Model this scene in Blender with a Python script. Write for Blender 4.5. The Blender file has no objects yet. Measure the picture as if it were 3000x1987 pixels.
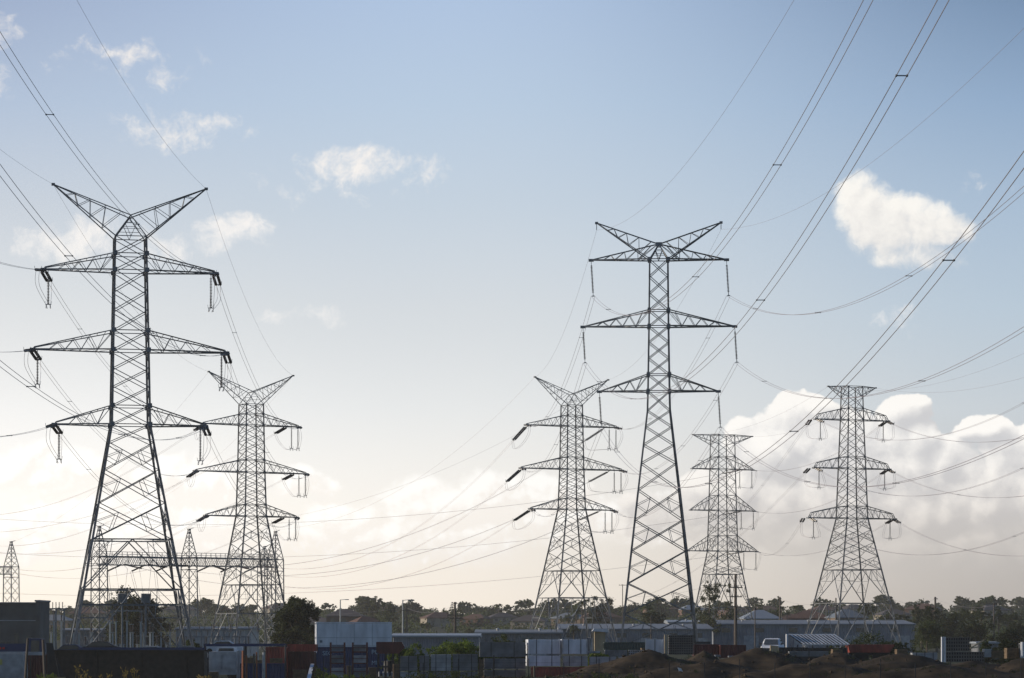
import bpy, bmesh, math, random
from mathutils import Vector, Matrix, noise as mnoise
R = math.radians
sc = bpy.context.scene
col = sc.collection
F, HY, CX, CH = 8333.0, 1850.0, 1500.0, 4.5          # focal length in photo pixels, horizon row, centre column, eye height
def P(x, y, Y):                                        # photo pixel + distance -> world point
    return Vector(((x-CX)/F*Y, Y, CH+(HY-y)/F*Y))
def ZP(y, Y): return CH+(HY-y)/F*Y
def XP(x, Y): return (x-CX)/F*Y
def lin(c):
    c = c/255.0
    return c/12.92 if c <= .04045 else ((c+.055)/1.055)**2.4
def L3(r, g, b, k=1.0): return (lin(r)*k, lin(g)*k, lin(b)*k, 1)

# ---------------------------------------------------------------- materials
def mat(name, c, rough=.7, metal=0., var=.25, scale=3., bump=0., spec=.4, c2=None, stretch=(1,1,1), wave=None):
    m = bpy.data.materials.new(name); m.use_nodes = True
    nt = m.node_tree; b = nt.nodes['Principled BSDF']; b.inputs['Roughness'].default_value = rough
    b.inputs['Metallic'].default_value = metal; b.inputs['Specular IOR Level'].default_value = spec
    tc = nt.nodes.new('ShaderNodeTexCoord'); mp = nt.nodes.new('ShaderNodeMapping'); mp.inputs['Scale'].default_value = stretch
    nt.links.new(tc.outputs['Object'], mp.inputs['Vector'])
    n = nt.nodes.new('ShaderNodeTexNoise'); n.inputs['Scale'].default_value = scale; n.inputs['Detail'].default_value = 6
    nt.links.new(mp.outputs[0], n.inputs['Vector'])
    r = nt.nodes.new('ShaderNodeValToRGB'); r.color_ramp.elements[0].position = .3; r.color_ramp.elements[1].position = .7
    c2 = c2 or tuple(min(1, v*(1+var)) for v in c)
    r.color_ramp.elements[0].color = (*[v*(1-var) for v in c], 1); r.color_ramp.elements[1].color = (*c2, 1)
    nt.links.new(n.outputs['Fac'], r.inputs['Fac']); nt.links.new(r.outputs['Color'], b.inputs['Base Color'])
    h = n.outputs['Fac']
    if wave:                                            # corrugation ribs: (axis, metres between ribs)
        w = nt.nodes.new('ShaderNodeTexWave'); w.bands_direction = wave[0]; w.inputs['Scale'].default_value = 0.314/wave[1]
        nt.links.new(tc.outputs['Object'], w.inputs['Vector']); h = w.outputs['Fac']
    if bump:
        bp = nt.nodes.new('ShaderNodeBump'); bp.inputs['Strength'].default_value = bump; bp.inputs['Distance'].default_value = .05
        nt.links.new(h, bp.inputs['Height']); nt.links.new(bp.outputs[0], b.inputs['Normal'])
    return m
M = {}
M['steel'] = mat('galvanised_steel', (.15,.16,.175), .55, .1, .45, .8)
M['steel_light'] = mat('bright_galvanised_steel', (.3,.32,.33), .5, .2, .2, 1.5)
M['plate'] = mat('gusset_steel', (.07,.08,.09), .6, .1, .2)
M['porcelain'] = mat('brown_porcelain', (.06,.05,.05), .25, 0, .2)
M['wire'] = mat('weathered_conductor', (.30,.27,.29), .5, .3, .15)
M['fitting'] = mat('line_fitting_metal', (.2,.21,.22), .45, .4, .2)

# ---------------------------------------------------------------- mesh helpers
class MB:
    def __init__(s): s.v = []; s.f = []
    def quadbox(s, pts):
        i = len(s.v); s.v += [tuple(p) for p in pts]
        s.f += [(i,i+3,i+2,i+1),(i+4,i+5,i+6,i+7),(i,i+1,i+5,i+4),(i+1,i+2,i+6,i+5),(i+2,i+3,i+7,i+6),(i+3,i,i+4,i+7)]
    def box(s, a, b):
        (x0,y0,z0),(x1,y1,z1) = a, b
        x0,x1 = min(x0,x1),max(x0,x1); y0,y1 = min(y0,y1),max(y0,y1); z0,z1 = min(z0,z1),max(z0,z1)
        s.quadbox([(x0,y0,z0),(x1,y0,z0),(x1,y1,z0),(x0,y1,z0),(x0,y0,z1),(x1,y0,z1),(x1,y1,z1),(x0,y1,z1)])
        return s
    def bar(s, a, b, w, d=None):
        a = Vector(a); b = Vector(b); d = d or w
        t = b-a
        if t.length < 1e-6: return s
        t.normalize(); up = Vector((0,0,1)) if abs(t.z) < .95 else Vector((0,1,0))
        u = t.cross(up).normalized()*w/2; k = t.cross(u).normalized()*d/2
        s.quadbox([a-u-k,a+u-k,a+u+k,a-u+k,b-u-k,b+u-k,b+u+k,b-u+k]); return s
    def angle(s, a, b, w, side=1):                       # L-shaped rolled angle
        a = Vector(a); b = Vector(b); t = (b-a).normalized(); up = Vector((0,0,1)) if abs(t.z) < .95 else Vector((0,1,0))
        u = t.cross(up).normalized(); k = t.cross(u).normalized()*side; th = w*.22
        for (o, uu, kk) in ((Vector(), u*w, k*th), (k*th, u*th, k*(w-th))):
            p = a+o-u*w/2-k*w/2; q = b+o-u*w/2-k*w/2
            s.quadbox([p,p+uu,p+uu+kk,p+kk,q,q+uu,q+uu+kk,q+kk])
        return s
    def tube(s, pts, r, n=6, cap=True):
        pts = [Vector(p) for p in pts]; i0 = len(s.v); rr = r if hasattr(r,'__len__') else [r]*len(pts)
        for j, p in enumerate(pts):
            t = (pts[min(j+1,len(pts)-1)]-pts[max(j-1,0)]).normalized()
            up = Vector((0,0,1)) if abs(t.z) < .95 else Vector((0,1,0))
            u = t.cross(up).normalized(); k = t.cross(u).normalized()
            for a in range(n):
                th = a*2*math.pi/n; s.v.append(tuple(p+(u*math.cos(th)+k*math.sin(th))*rr[j]))
        for j in range(len(pts)-1):
            for a in range(n):
                b = (a+1)%n; s.f.append((i0+j*n+a,i0+j*n+b,i0+(j+1)*n+b,i0+(j+1)*n+a))
        if cap:
            s.f.append(tuple(i0+a for a in range(n))[::-1]); e = i0+(len(pts)-1)*n; s.f.append(tuple(e+a for a in range(n)))
        return s
    def lathe(s, prof, n=12, o=(0,0,0)):                 # prof: [(r,z)...]
        i0 = len(s.v)
        for r, z in prof:
            for a in range(n):
                th = a*2*math.pi/n; s.v.append((o[0]+r*math.cos(th), o[1]+r*math.sin(th), o[2]+z))
        for j in range(len(prof)-1):
            for a in range(n):
                b = (a+1)%n; s.f.append((i0+j*n+a,i0+j*n+b,i0+(j+1)*n+b,i0+(j+1)*n+a))
        s.f.append(tuple(i0+a for a in range(n))[::-1]); e = i0+(len(prof)-1)*n; s.f.append(tuple(e+a for a in range(n)))
        return s
    def prism(s, poly, y0, y1):                          # polygon in x,z extruded along y
        i = len(s.v); n = len(poly)
        s.v += [(x,y0,z) for x,z in poly]+[(x,y1,z) for x,z in poly]
        s.f += [tuple(range(i,i+n)), tuple(range(i+2*n-1,i+n-1,-1))]
        for a in range(n):
            b = (a+1)%n; s.f.append((i+a,i+n+a,i+n+b,i+b))
        return s
    def mesh(s, name, m):
        me = bpy.data.meshes.new(name); me.from_pydata(s.v, [], s.f); me.validate(); me.update()
        me.materials.append(m); return me
    def build(s, name, m, parent=None, smooth=False):
        me = s.mesh(name, m)
        if smooth: me.polygons.foreach_set('use_smooth', [True]*len(me.polygons))
        o = bpy.data.objects.new(name, me); col.objects.link(o)
        if parent: o.parent = parent
        return o
def tag(o, label=None, cat=None, group=None, kind=None):
    if label: o['label'] = label
    if cat: o['category'] = cat
    if group: o['group'] = group
    if kind: o['kind'] = kind
    return o
def empty(name, loc, rz=0, label=None, cat=None, group=None):
    o = bpy.data.objects.new(name, None); col.objects.link(o); o.location = loc; o.rotation_euler = (0,0,rz)
    o.empty_display_size = .2
    return tag(o, label, cat, group)
def copy_tree(o, parent=None):
    c = o.copy(); col.objects.link(c); c.parent = parent
    for ch in list(o.children): copy_tree(ch, c)
    return c
def place(o, loc, rz=0, s=None, label=None, group=None):
    o.location = loc; o.rotation_euler = (0,0,rz)
    if s: o.scale = s if hasattr(s,'__len__') else (s,s,s)
    if label: o['label'] = label
    if group: o['group'] = group
    return o

# ---------------------------------------------------------------- camera, sun, sky
cam = bpy.data.cameras.new('camera'); co = bpy.data.objects.new('camera', cam); col.objects.link(co); sc.camera = co
co.location = (0,0,CH); co.rotation_euler = (math.pi/2,0,0)
cam.sensor_width = 36; cam.lens = 36*F/3000; cam.shift_y = (HY-993.5)/3000; cam.clip_start = 1; cam.clip_end = 30000
SUN_AZ, SUN_EL = R(-89), R(14)                           # azimuth from the view direction, to the left
sd = Vector((math.sin(SUN_AZ)*math.cos(SUN_EL), math.cos(SUN_AZ)*math.cos(SUN_EL), math.sin(SUN_EL)))
sl = bpy.data.lights.new('sun','SUN'); so = bpy.data.objects.new('sun', sl); col.objects.link(so)
sl.energy = 4.2; sl.angle = R(.5); sl.color = (1,.87,.70)
so.rotation_euler = sd.to_track_quat('Z','Y').to_euler()
sc.view_settings.view_transform = 'Standard'; sc.view_settings.look = 'None'; sc.view_settings.exposure = 0; sc.view_settings.gamma = 1

w = bpy.data.worlds.new('World'); sc.world = w; w.use_nodes = True
nt = w.node_tree; nt.nodes.clear()
class E:                                                 # tiny expression layer over shader nodes
    def __init__(s, o): s.o = o
    def _m(s, op, *a, clamp=False): return fm(op, s, *a, clamp=clamp)
    def __add__(s, b): return s._m('ADD', b)
    def __radd__(s, b): return s._m('ADD', b)
    def __sub__(s, b): return s._m('SUBTRACT', b)
    def __rsub__(s, b): return fm('SUBTRACT', b, s)
    def __mul__(s, b): return s._m('MULTIPLY', b)
    def __rmul__(s, b): return s._m('MULTIPLY', b)
    def __truediv__(s, b): return s._m('DIVIDE', b)
def setin(i, v):
    if isinstance(v, E): nt.links.new(v.o, i)
    else: i.default_value = v
def fm(op, *a, clamp=False):
    n = nt.nodes.new('ShaderNodeMath'); n.operation = op; n.use_clamp = clamp
    for i, v in zip(n.inputs, a): setin(i, v)
    return E(n.outputs[0])
def sstep(x, a, b, t0=0., t1=1.):
    n = nt.nodes.new('ShaderNodeMapRange'); n.interpolation_type = 'SMOOTHSTEP'
    setin(n.inputs[0], x)
    for i, v in zip((1,2,3,4), (a,b,t0,t1)): n.inputs[i].default_value = v
    return E(n.outputs[0])
def vec(x, y, z=0.):
    n = nt.nodes.new('ShaderNodeCombineXYZ')
    for i, v in zip(n.inputs, (x,y,z)): setin(i, v)
    return E(n.outputs[0])
def vm(op, a, b=None):
    n = nt.nodes.new('ShaderNodeVectorMath'); n.operation = op; setin(n.inputs[0], a)
    if b is not None: setin(n.inputs[1], b)
    return E(n.outputs['Value'] if op == 'DOT_PRODUCT' else n.outputs[0])
def ns(v, scale, detail=6, rough=.55):
    n = nt.nodes.new('ShaderNodeTexNoise'); n.noise_dimensions = '2D'
    setin(n.inputs['Vector'], v); n.inputs['Scale'].default_value = scale; n.inputs['Detail'].default_value = detail; n.inputs['Roughness'].default_value = rough
    return E(n.outputs['Fac'])
def nsc(v, scale, detail=3):
    n = nt.nodes.new('ShaderNodeTexNoise'); n.noise_dimensions = '2D'
    setin(n.inputs['Vector'], v); n.inputs['Scale'].default_value = scale; n.inputs['Detail'].default_value = detail
    return E(n.outputs['Color'])
def billow(v, s1):
    out = None
    for sc_, wt in ((s1,1.),):
        n = nt.nodes.new('ShaderNodeTexVoronoi'); n.voronoi_dimensions = '2D'; n.feature = 'SMOOTH_F1'; setin(n.inputs['Vector'], v); n.inputs['Scale'].default_value = sc_; n.inputs['Smoothness'].default_value = .6
        g = (.42-E(n.outputs['Distance']))*wt; out = g if out is None else out+g
    return out
def ramp(x, stops, k=10.):
    n = nt.nodes.new('ShaderNodeValToRGB'); e = n.color_ramp.elements
    while len(e) < len(stops): e.new(.5)
    for i, (p, c) in enumerate(stops): e[i].position = p; e[i].color = L3(*c)
    setin(n.inputs[0], x)
    return E(n.outputs[0])
def mix(f, a, b):
    n = nt.nodes.new('ShaderNodeMix'); n.data_type = 'RGBA'; n.clamp_result = False
    setin(n.inputs[0], f); setin(n.inputs[6], a); setin(n.inputs[7], b)
    return E(n.outputs[2])
tc = nt.nodes.new('ShaderNodeTexCoord'); sx = nt.nodes.new('ShaderNodeSeparateXYZ'); nt.links.new(tc.outputs['Generated'], sx.inputs[0])
dx, dy, dz = (E(sx.outputs[i]) for i in range(3))
dyc = fm('MAXIMUM', dy, .05)
U = dx/dyc*(F/1000)+CX/1000; V = HY/1000-dz/dyc*(F/1000)       # angles round the view direction, in thousands of photo pixels
q0 = vec(U, V)
rL = ramp(V*.5, [(0,(160,176,204)),(.15,(180,196,218)),(.3,(204,212,222)),(.45,(227,230,232)),(.6,(240,239,237)),(.8,(250,244,234)),(.9,(245,234,217)),(1,(228,213,192))])
rC = ramp(V*.5, [(0,(176,197,225)),(.15,(186,205,226)),(.3,(199,212,225)),(.45,(216,222,227)),(.6,(227,229,229)),(.75,(239,234,226)),(.9,(242,231,216)),(1,(222,210,196))])
rR = ramp(V*.5, [(0,(120,146,178)),(.15,(146,172,202)),(.3,(170,191,213)),(.45,(186,203,218)),(.6,(198,206,212)),(.75,(193,191,189)),(.9,(176,168,161)),(1,(168,158,150))])
base = mix(sstep(U,-.3,1.3), rL, rC); base = mix(sstep(U,1.3,3.2), base, rR)
warp = nsc(q0, 3., 4)
q = vm('ADD', q0, vm('MULTIPLY', vm('SUBTRACT', warp, (.5,.5,.5)), (.10,.09,0)))
def blobs(qv, L):
    f = None
    for (cx, cy, rx, ry, s) in L:
        d = vm('MULTIPLY', vm('SUBTRACT', qv, (cx,cy,0)), (1/rx,1/ry,0))
        g = fm('MULTIPLY_ADD', vm('DOT_PRODUCT', d, d), -s, s)
        f = g if f is None else fm('MAXIMUM', f, g)
    return fm('MAXIMUM', f, -1.)
small = [(.385,.165,.13,.05,.45),(.52,.365,.22,.06,.85),(.49,.40,.12,.05,.7),(1.07,.49,.15,.075,1.),(1.28,.53,.10,.06,.6),(.015,.10,.06,.08,.9),(.01,.2,.05,.09,.5),
         (.20,.70,.18,.07,1.1),(.69,.68,.14,.065,.85),(.60,.71,.14,.05,.6),(.52,.72,.16,.05,.6),(.90,.92,.13,.03,.55),(2.63,.94,.08,.04,.25),(1.0,.52,.22,.07,.3),(.4,.2,.2,.06,.2),(2.9,.53,.07,.03,.2)]
dense = [(2.53,.60,.10,.11,1.2),(2.60,.66,.14,.11,1.2),(2.70,.66,.13,.09,1.1),(2.76,.67,.10,.06,.9),(2.66,.74,.16,.05,.6)]
cum = [(2.34,1.26,.15,.11,1.3),(2.40,1.205,.075,.055,1.2),(2.24,1.35,.13,.14,1.2),(2.44,1.30,.16,.14,1.2),(2.22,1.45,.2,.12,1.1),(2.655,1.215,.085,.065,1.3),(2.66,1.29,.10,.08,1.2),(2.52,1.36,.2,.12,1.1),(2.60,1.36,.18,.13,1.),(2.80,1.36,.11,.09,1.),(2.72,1.46,.30,.14,1.),
       (2.98,1.33,.14,.08,1.),(2.99,1.45,.16,.17,1.),(2.90,1.26,.09,.035,.6),(2.12,1.45,.16,.11,.8),(2.35,1.50,.40,.14,1.),(1.95,1.50,.20,.08,.7),(2.8,1.62,.45,.10,.8)]
low = [(1.28,1.49,.20,.10,.9),(1.45,1.45,.16,.09,.9),(1.02,1.53,.16,.08,.8),(1.62,1.44,.14,.07,.8),(1.20,1.58,.5,.10,.7),(.15,1.38,.22,.09,.9),(.55,1.42,.20,.09,.8),(.35,1.55,.5,.12,.9),(.9,1.42,.12,.05,.5),(1.75,1.52,.3,.09,.7)]
def dens(qv, off, bl, sc_, amp, det=7, rough=.6):
    p = vm('ADD', qv, off) if off else qv
    return blobs(p, bl) + (ns(p, sc_, min(det,5), rough)-.5)*amp
LO = (-.018,-.022,0)
sky = base
# low bright bank, left and middle
a = dens(q, None, low, 9, 1.6); b = dens(q, LO, low, 9, 1.6)
lit = sstep(a-b, -.18, .34)
cA = mix(lit, L3(241,235,228), L3(255,253,249)); 
sky = mix(sstep(a, -.05,.55)*sstep(U,-.5,0.)*.75, sky, cA)
# towering cumulus on the right
qc = vm('ADD', q0, vm('MULTIPLY', vm('SUBTRACT', nsc(q0, 5., 4), (.5,.5,.5)), (.075,.065,0)))
def cdens(off):
    p = vm('ADD', qc, off) if off else qc
    return blobs(p, cum) + (ns(p, 7, 5, .56)-.5)*1.5 + billow(p, 9.)*.8
a = cdens(None); b = cdens((-.024,-.034,0))
lit = sstep(a-b, -.45, .75)
hb = sstep(V, 1.25, 1.72)
cB = mix(lit, mix(hb, L3(205,205,207), L3(190,183,177)), mix(hb, L3(254,251,246), L3(222,213,204)))
sky = mix(sstep(a, .02,.26)*sstep(V,1.74,1.45), sky, cB)
# separate fair-weather puffs
qs = vm('ADD', q, vm('MULTIPLY', vm('SUBTRACT', nsc(q0, 14., 3), (.5,.5,.5)), (.035,.03,0)))
a = dens(qs, None, small, 10, 3.0, 9, .68)
sky = mix(sstep(a, .05,1.5)*.97, sky, mix(sstep(V,.1,.9), L3(250,244,238), L3(252,249,246)))
qd = vm('ADD', q0, vm('MULTIPLY', vm('SUBTRACT', nsc(q0, 9., 5), (.5,.5,.5)), (.07,.06,0)))
def ddens(off):
    p = vm('ADD', qd, off) if off else qd
    return blobs(p, dense) + (ns(p, 8, 5, .62)-.5)*1.9
a = ddens(None); b = ddens((-.02,-.03,0))
sky = mix(sstep(a, -.05,.9), sky, mix(sstep(a-b,-.7,.6), L3(232,230,228), L3(254,251,245)))
nish = nt.nodes.new('ShaderNodeTexSky'); nish.sky_type = 'NISHITA'; nish.sun_disc = False
nish.sun_elevation = SUN_EL; nish.sun_rotation = SUN_AZ; nish.dust_density = .6; nish.air_density = 1.; nish.ozone_density = 2.
fwd = sstep(dy,.25,.8)*sstep(V,-1.8,-.3)*sstep(U, 6., 4.)
gn = sstep(V,.85,1.6)*sstep(U,2.4,.2,.45,1.)*3.+10.
sky10 = vm('MULTIPLY', sky, vec(gn,gn,gn))
fin = mix(fwd, vm('MULTIPLY', E(nish.outputs[0]), (.82,.93,1.12)), sky10)
bg = nt.nodes.new('ShaderNodeBackground'); bg.inputs['Strength'].default_value = .1; setin(bg.inputs[0], fin)
ow = nt.nodes.new('ShaderNodeOutputWorld'); nt.links.new(bg.outputs[0], ow.inputs[0])
# ---------------------------------------------------------------- lattice towers
def lerp(a, b, t): return a+(b-a)*t
def disc_string(L, r, nd, name='insulator_string', m=None):
    mb = MB(); p = [(.03,0)]; st = L/nd
    for i in range(nd):
        z = -i*st; p += [(r*.28,z-st*.15),(r*.45,z-st*.3),(r,z-st*.55),(r*.9,z-st*.68),(r*.3,z-st*.72)]
    p += [(.03,-L)]; mb.lathe(p[::-1], 10); return mb.mesh(name, m or M['porcelain'])
STR = {3.2: disc_string(3.2,.15,20), 3.6: disc_string(3.6,.16,22)}
def add_mesh(name, me, parent, loc=(0,0,0), vecdir=None):
    o = bpy.data.objects.new(name, me); col.objects.link(o); o.parent = parent; o.location = loc
    if vecdir is not None: o.rotation_euler = (-Vector(vecdir)).to_track_quat('Z','Y').to_euler()
    return o
def xpanel(mb, bl, br, tl, tr, w, red=0, wr=None):
    off = (br-bl).cross(tl-bl).normalized()*w*.55
    mb.angle(bl+off, tr+off, w); mb.angle(br-off, tl-off, w, -1)
    if red:
        wr = wr or w*.6
        for (b, t, ob, ot) in ((bl, tl, br, tr), (br, tr, bl, tl)):
            lo = lerp(b, ot, .27); hi = lerp(t, ob, .27); mid = lerp(b, t, .5)
            mb.bar(lo, hi, wr); mb.bar(mid, lo, wr)
            mb.bar(mid, hi, wr)
def kpanel(mb, bl, br, tl, tr, w, wr, n=3, vee=True):
    # horizontal on top, inverted V from its middle to the feet, with redundant members
    mt = lerp(tl, tr, .5)
    mb.angle(tl, tr, w*1.15)
    for (b, t, s_) in ((bl, tl, -1), (br, tr, 1)):
        mb.angle(mt, b, w)
        ks = [i/n for i in range(1, n)]
        prev = lerp(t, mt, .5)
        for i, k in enumerate(ks):
            pl = lerp(t, b, k); pd = lerp(mt, b, k)
            mb.bar(pl, pd, wr)
            q = lerp(t, b, (i)/n); mb.bar(pd, q if i else prev, wr)
        mb.bar(prev, lerp(t, b, ks[0]), wr)
def tower(label, cx, D, th_eff, hw, arms, kind, xlev, klev, base_y=None, gy=0., legw=.26, brw=.11, group=None, tens=True, bary=None):
    """hw: [(photo row, body half width px)], arms: [(row top chord, row bottom chord, half length px)], rows given at distance D."""
    X = XP(cx, D); t = X/D; th = R(th_eff)-math.atan(t)
    root = empty('transmission_tower', (X, D, gy), th, label, 'transmission tower', group)
    k = D/F
    Z = lambda y: ZP(y, D)-gy
    H = sorted([(Z(y), w*k) for y, w in hw])
    def hwz(z):
        if z <= H[0][0]: a, b = H[0], H[1]
        elif z >= H[-1][0]: a, b = H[-2], H[-1]
        else: a, b = next((p, q_) for p, q_ in zip(H, H[1:]) if p[0] <= z <= q_[0])
        return a[1]+(b[1]-a[1])*(z-a[0])/(b[0]-a[0])
    S = [(-1,-1),(1,-1),(1,1),(-1,1)]
    C = lambda i, z: Vector((S[i%4][0]*hwz(z), S[i%4][1]*hwz(z), z))
    ztop = Z(hw[0][0]); zs = sorted(h[0] for h in H if 0 < h[0] < ztop)
    # four legs, each bolted from lengths of angle
    for i in range(4):
        mb = MB(); pts = [0.]+zs+[ztop]; n = 0
        for a, b in zip(pts, pts[1:]):
            m_ = max(1, int((b-a)/6)); 
            for j in range(m_):
                z0, z1 = lerp(a,b,j/m_), lerp(a,b,(j+1)/m_); ww = legw*(1.05-.35*z0/ztop)
                mb.angle(C(i,z0), C(i,z1), ww, 1)
        for (yu, yl, L) in arms:
            for y in (yu, yl):
                z = Z(y); c = C(i, z); s = legw*(.95 if D < 400 else .6)
                if z > ztop: continue
                mb.box(c-Vector((s,s*.6,s)), c+Vector((s,s*.6,s)))
        mb.build('leg', M['steel'], root)
    # bracing of the body
    mb = MB(); lv = [Z(y) for y in xlev]
    big = lambda z0: hwz(z0) > 2.4
    for j in range(len(lv)-1):
        zt, zb = lv[j], lv[j+1]
        for i in range(4):
            xpanel(mb, C(i,zb), C(i+1,zb), C(i,zt), C(i+1,zt), brw*(1 if hwz(zb)<3 else 1.15), red=big(zb), wr=brw*.62)
    for (yu, yl, L) in arms:
        for y in (yu, yl):
            if Z(y) > ztop: continue
            for i in range(4): mb.angle(C(i,Z(y)), C(i+1,Z(y)), brw*1.1)
    for y in ([hw[0][0]] if kind in ('flat','flatp') else []):
        for i in range(4): mb.angle(C(i,Z(y)), C(i+1,Z(y)), brw*1.2)
    mb.build('lattice_body', M['steel'], root)
    mb = MB(); kv = [Z(y) for y in klev]+[0.]
    for j in range(len(kv)-1):
        for i in range(4):
            kpanel(mb, C(i,kv[j+1]), C(i+1,kv[j+1]), C(i,kv[j]), C(i+1,kv[j]), brw*1.35, brw*.7, 3 if kv[j]-kv[j+1] > 6 else 2)
            a = lerp(C(i,kv[j]),C(i+1,kv[j]),.5); b = lerp(C(i+1,kv[j]),C(i+2,kv[j]),.5); mb.bar(a, b, brw*.7)   # plan bracing
    if bary and len(kv) > 1:
        for i in range(4): mb.angle(C(i,Z(bary)), C(i+1,Z(bary)), brw*1.3)
    if len(kv) > 1: mb.build('base_bracing', M['steel'], root)
    # crossarms
    tips = {}; ca = math.cos(R(th_eff))
    for lv_i, (yu, yl, L) in enumerate(arms):
        zu, zl = Z(yu), Z(yl); Lm = L*k/ca
        for s in (-1, 1):
            mb = MB(); tip = Vector((s*Lm, 0, zl)); h = hwz(zl); hu = hwz(zu)
            if kind == 'susp' and lv_i == 0: hu = .12
            tw = .35 if tens else .12
            tl = [tip+Vector((0,q_*tw,0)) for q_ in (-1,1)]; bl = [Vector((s*h,q_*h,zl)) for q_ in (-1,1)]; ul = [Vector((s*hu,q_*hu,zu)) for q_ in (-1,1)]
            tu = tl
            if kind == 'flat':
                tu = [p+Vector((-s*.6,0,1.0)) for p in tl]
            elif tens: tu = [p+Vector((-s*.15,0,.22)) for p in tl]
            n = 5 if Lm-h > 6.2 else 4
            for q_ in (0,1):
                mb.angle(bl[q_], tl[q_], brw*1.7); mb.angle(ul[q_], tu[q_], brw*1.35); mb.bar(tl[q_], tu[q_], brw)
                pb = [lerp(bl[q_], tl[q_], i/n) for i in range(n+1)]; pu = [lerp(ul[q_], tu[q_], (i+.5)/n) for i in range(n)]
                for i in range(n):
                    if i < n-1 or kind == 'flat':
                        if i: mb.bar(pb[i], pu[i], brw*.65)
                        else: mb.bar(pb[1], ul[q_], brw*.65)
                        mb.bar(pu[i], pb[i+1], brw*.65)
            for i in range(n+1):
                a = lerp(bl[0], tl[0], i/n); b = lerp(bl[1], tl[1], i/n); mb.bar(a, b, brw*.6)
                if i < n: mb.bar(a, lerp(bl[1], tl[1], (i+1)/n), brw*.55)
                if 0 < i < n: mb.bar(lerp(ul[0], tu[0], i/n), lerp(ul[1], tu[1], i/n), brw*.5)
            mb.box(tip-Vector((.3,tw+.1,.16)), tip+Vector((.3,tw+.1,.12)))
            mb.build('crossarm', M['steel'], root)
            tips[(lv_i, s)] = tip
    # earthwire peak
    def horn(s, Lp, ztip, zr, rid):
        mb = MB(); tip = Vector((s*Lp, 0, ztip)); h = hwz(ztop)
        for q_ in (-1, 1):
            lo = Vector((s*h, q_*h, ztop)); up = Vector((0 if rid else s*h, q_*(h*.75 if kind != 'susp' else .15), zr))
            if kind in ('flat','flatp'): up = Vector((s*hwz(zr), q_*hwz(zr), zr)); lo = Vector((s*hwz(zlow), q_*hwz(zlow), zlow))
            tp = tip+Vector((0,q_*.1,0))
            mb.angle(lo, tp, brw*1.45); mb.angle(up, tp, brw*1.3)
            n = 5 if kind in ('horn','susp') else 4
            for i in range(n):
                a = lerp(lo, tp, i/n); b = lerp(up, tp, (i+.6)/n) if i < n-1 else None
                if b is not None:
                    if i: mb.bar(a, b, brw*.65)
                    mb.bar(b, lerp(lo, tp, (i+1)/n), brw*.65)
        flt = kind in ('flat','flatp'); hh = hwz(zlow) if flt else h; hz = zlow if flt else ztop
        for i in range(1, 5):
            a = lerp(Vector((s*hh,-hh,hz)), tip, i/5); b = lerp(Vector((s*hh,hh,hz)), tip, i/5); mb.bar(a, b, brw*.55)
        mb.box(tip-Vector((.18,.2,.12)), tip+Vector((.18,.2,.12)))
        mb.build('earthwire_peak', M['steel'], root); tips[('e', s)] = tip
    h = hwz(ztop)
    if kind in ('horn','susp'):
        zr, ztip, Lp = Z(peak[1]), Z(peak[0]), peak[2]*k/ca
        ry = h*.75 if kind == 'horn' else .15
        mb = MB()
        for q_ in (-1,1):
            rp = Vector((0,q_*ry,zr))
            for s in (-1,1): mb.angle(Vector((s*h,q_*h,ztop)), rp, brw*1.3)
            for f_ in (.35,.62,.82):
                a, b = (lerp(Vector((s*h,q_*h,ztop)), rp, f_) for s in (-1,1)); mb.bar(a, b, brw*.6)
            mb.bar(lerp(Vector((-h,q_*h,ztop)), rp, .62), Vector((0,q_*h,ztop)), brw*.6); mb.bar(lerp(Vector((h,q_*h,ztop)), rp, .62), Vector((0,q_*h,ztop)), brw*.6)
        for s in (-1,1): mb.bar(Vector((s*h,-h,ztop)), Vector((s*h,h,ztop)), brw)
        mb.bar((0,-ry,zr), (0,ry,zr), brw); mb.bar((-h,-h,ztop), (h,-h,ztop), brw); mb.bar((-h,h,ztop), (h,h,ztop), brw)
        if kind == 'susp': mb.box((-.35,-.25,zr-.22), (.35,.25,zr+.22))
        mb.build('peak_frame', M['steel'], root)
        for s in (-1,1): horn(s, Lp, ztip, zr, True)
    else:
        zr, zlow, Lp = Z(peak[0]), Z(peak[1]), peak[2]*k/ca
        for s in (-1,1): horn(s, Lp, zr-.1, zr, False)
    root['_m'] = 1; del root['_m']
    mw = Matrix.Translation((X, D, gy)) @ Matrix.Rotation(th, 4, 'Z')
    W = {kk: mw @ v for kk, v in tips.items()}
    return root, tips, W, mw
def local(mw, v): return mw.inverted() @ v
YOKE = MB()
YOKE.bar((-.3,0,-.02),(.3,0,-.02),.07); YOKE.bar((-.3,0,-.02),(-.34,0,.32),.035); YOKE.bar((.3,0,-.02),(.34,0,.32),.035); YOKE.bar((-.22,0,-.04),(-.24,0,-.38),.06); YOKE.bar((.22,0,-.04),(.24,0,-.38),.06)
YOKE.bar((-.24,-.16,-.38),(-.24,.16,-.38),.06); YOKE.bar((.24,-.16,-.38),(.24,.16,-.38),.06)
YOKE = YOKE.mesh('yoke', M['fitting'])
def hang_string(root, at, L=3.2, tilt=None, yoke=True, drop=.35):
    o = MB()
    d = Vector(tilt or (0,0,-1)).normalized(); a = Vector(at)
    lk = MB().bar(a, a+d*drop, .06).build('link', M['fitting'])
    s = add_mesh('insulator_string', STR[L], root, a+d*drop, d); lk.parent = s
    lk.matrix_parent_inverse = (Matrix.Translation(s.location) @ s.rotation_euler.to_matrix().to_4x4()).inverted()
    if yoke: add_mesh('yoke', YOKE, s, (0,0,-L))
    return a+d*(drop+L)
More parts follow.
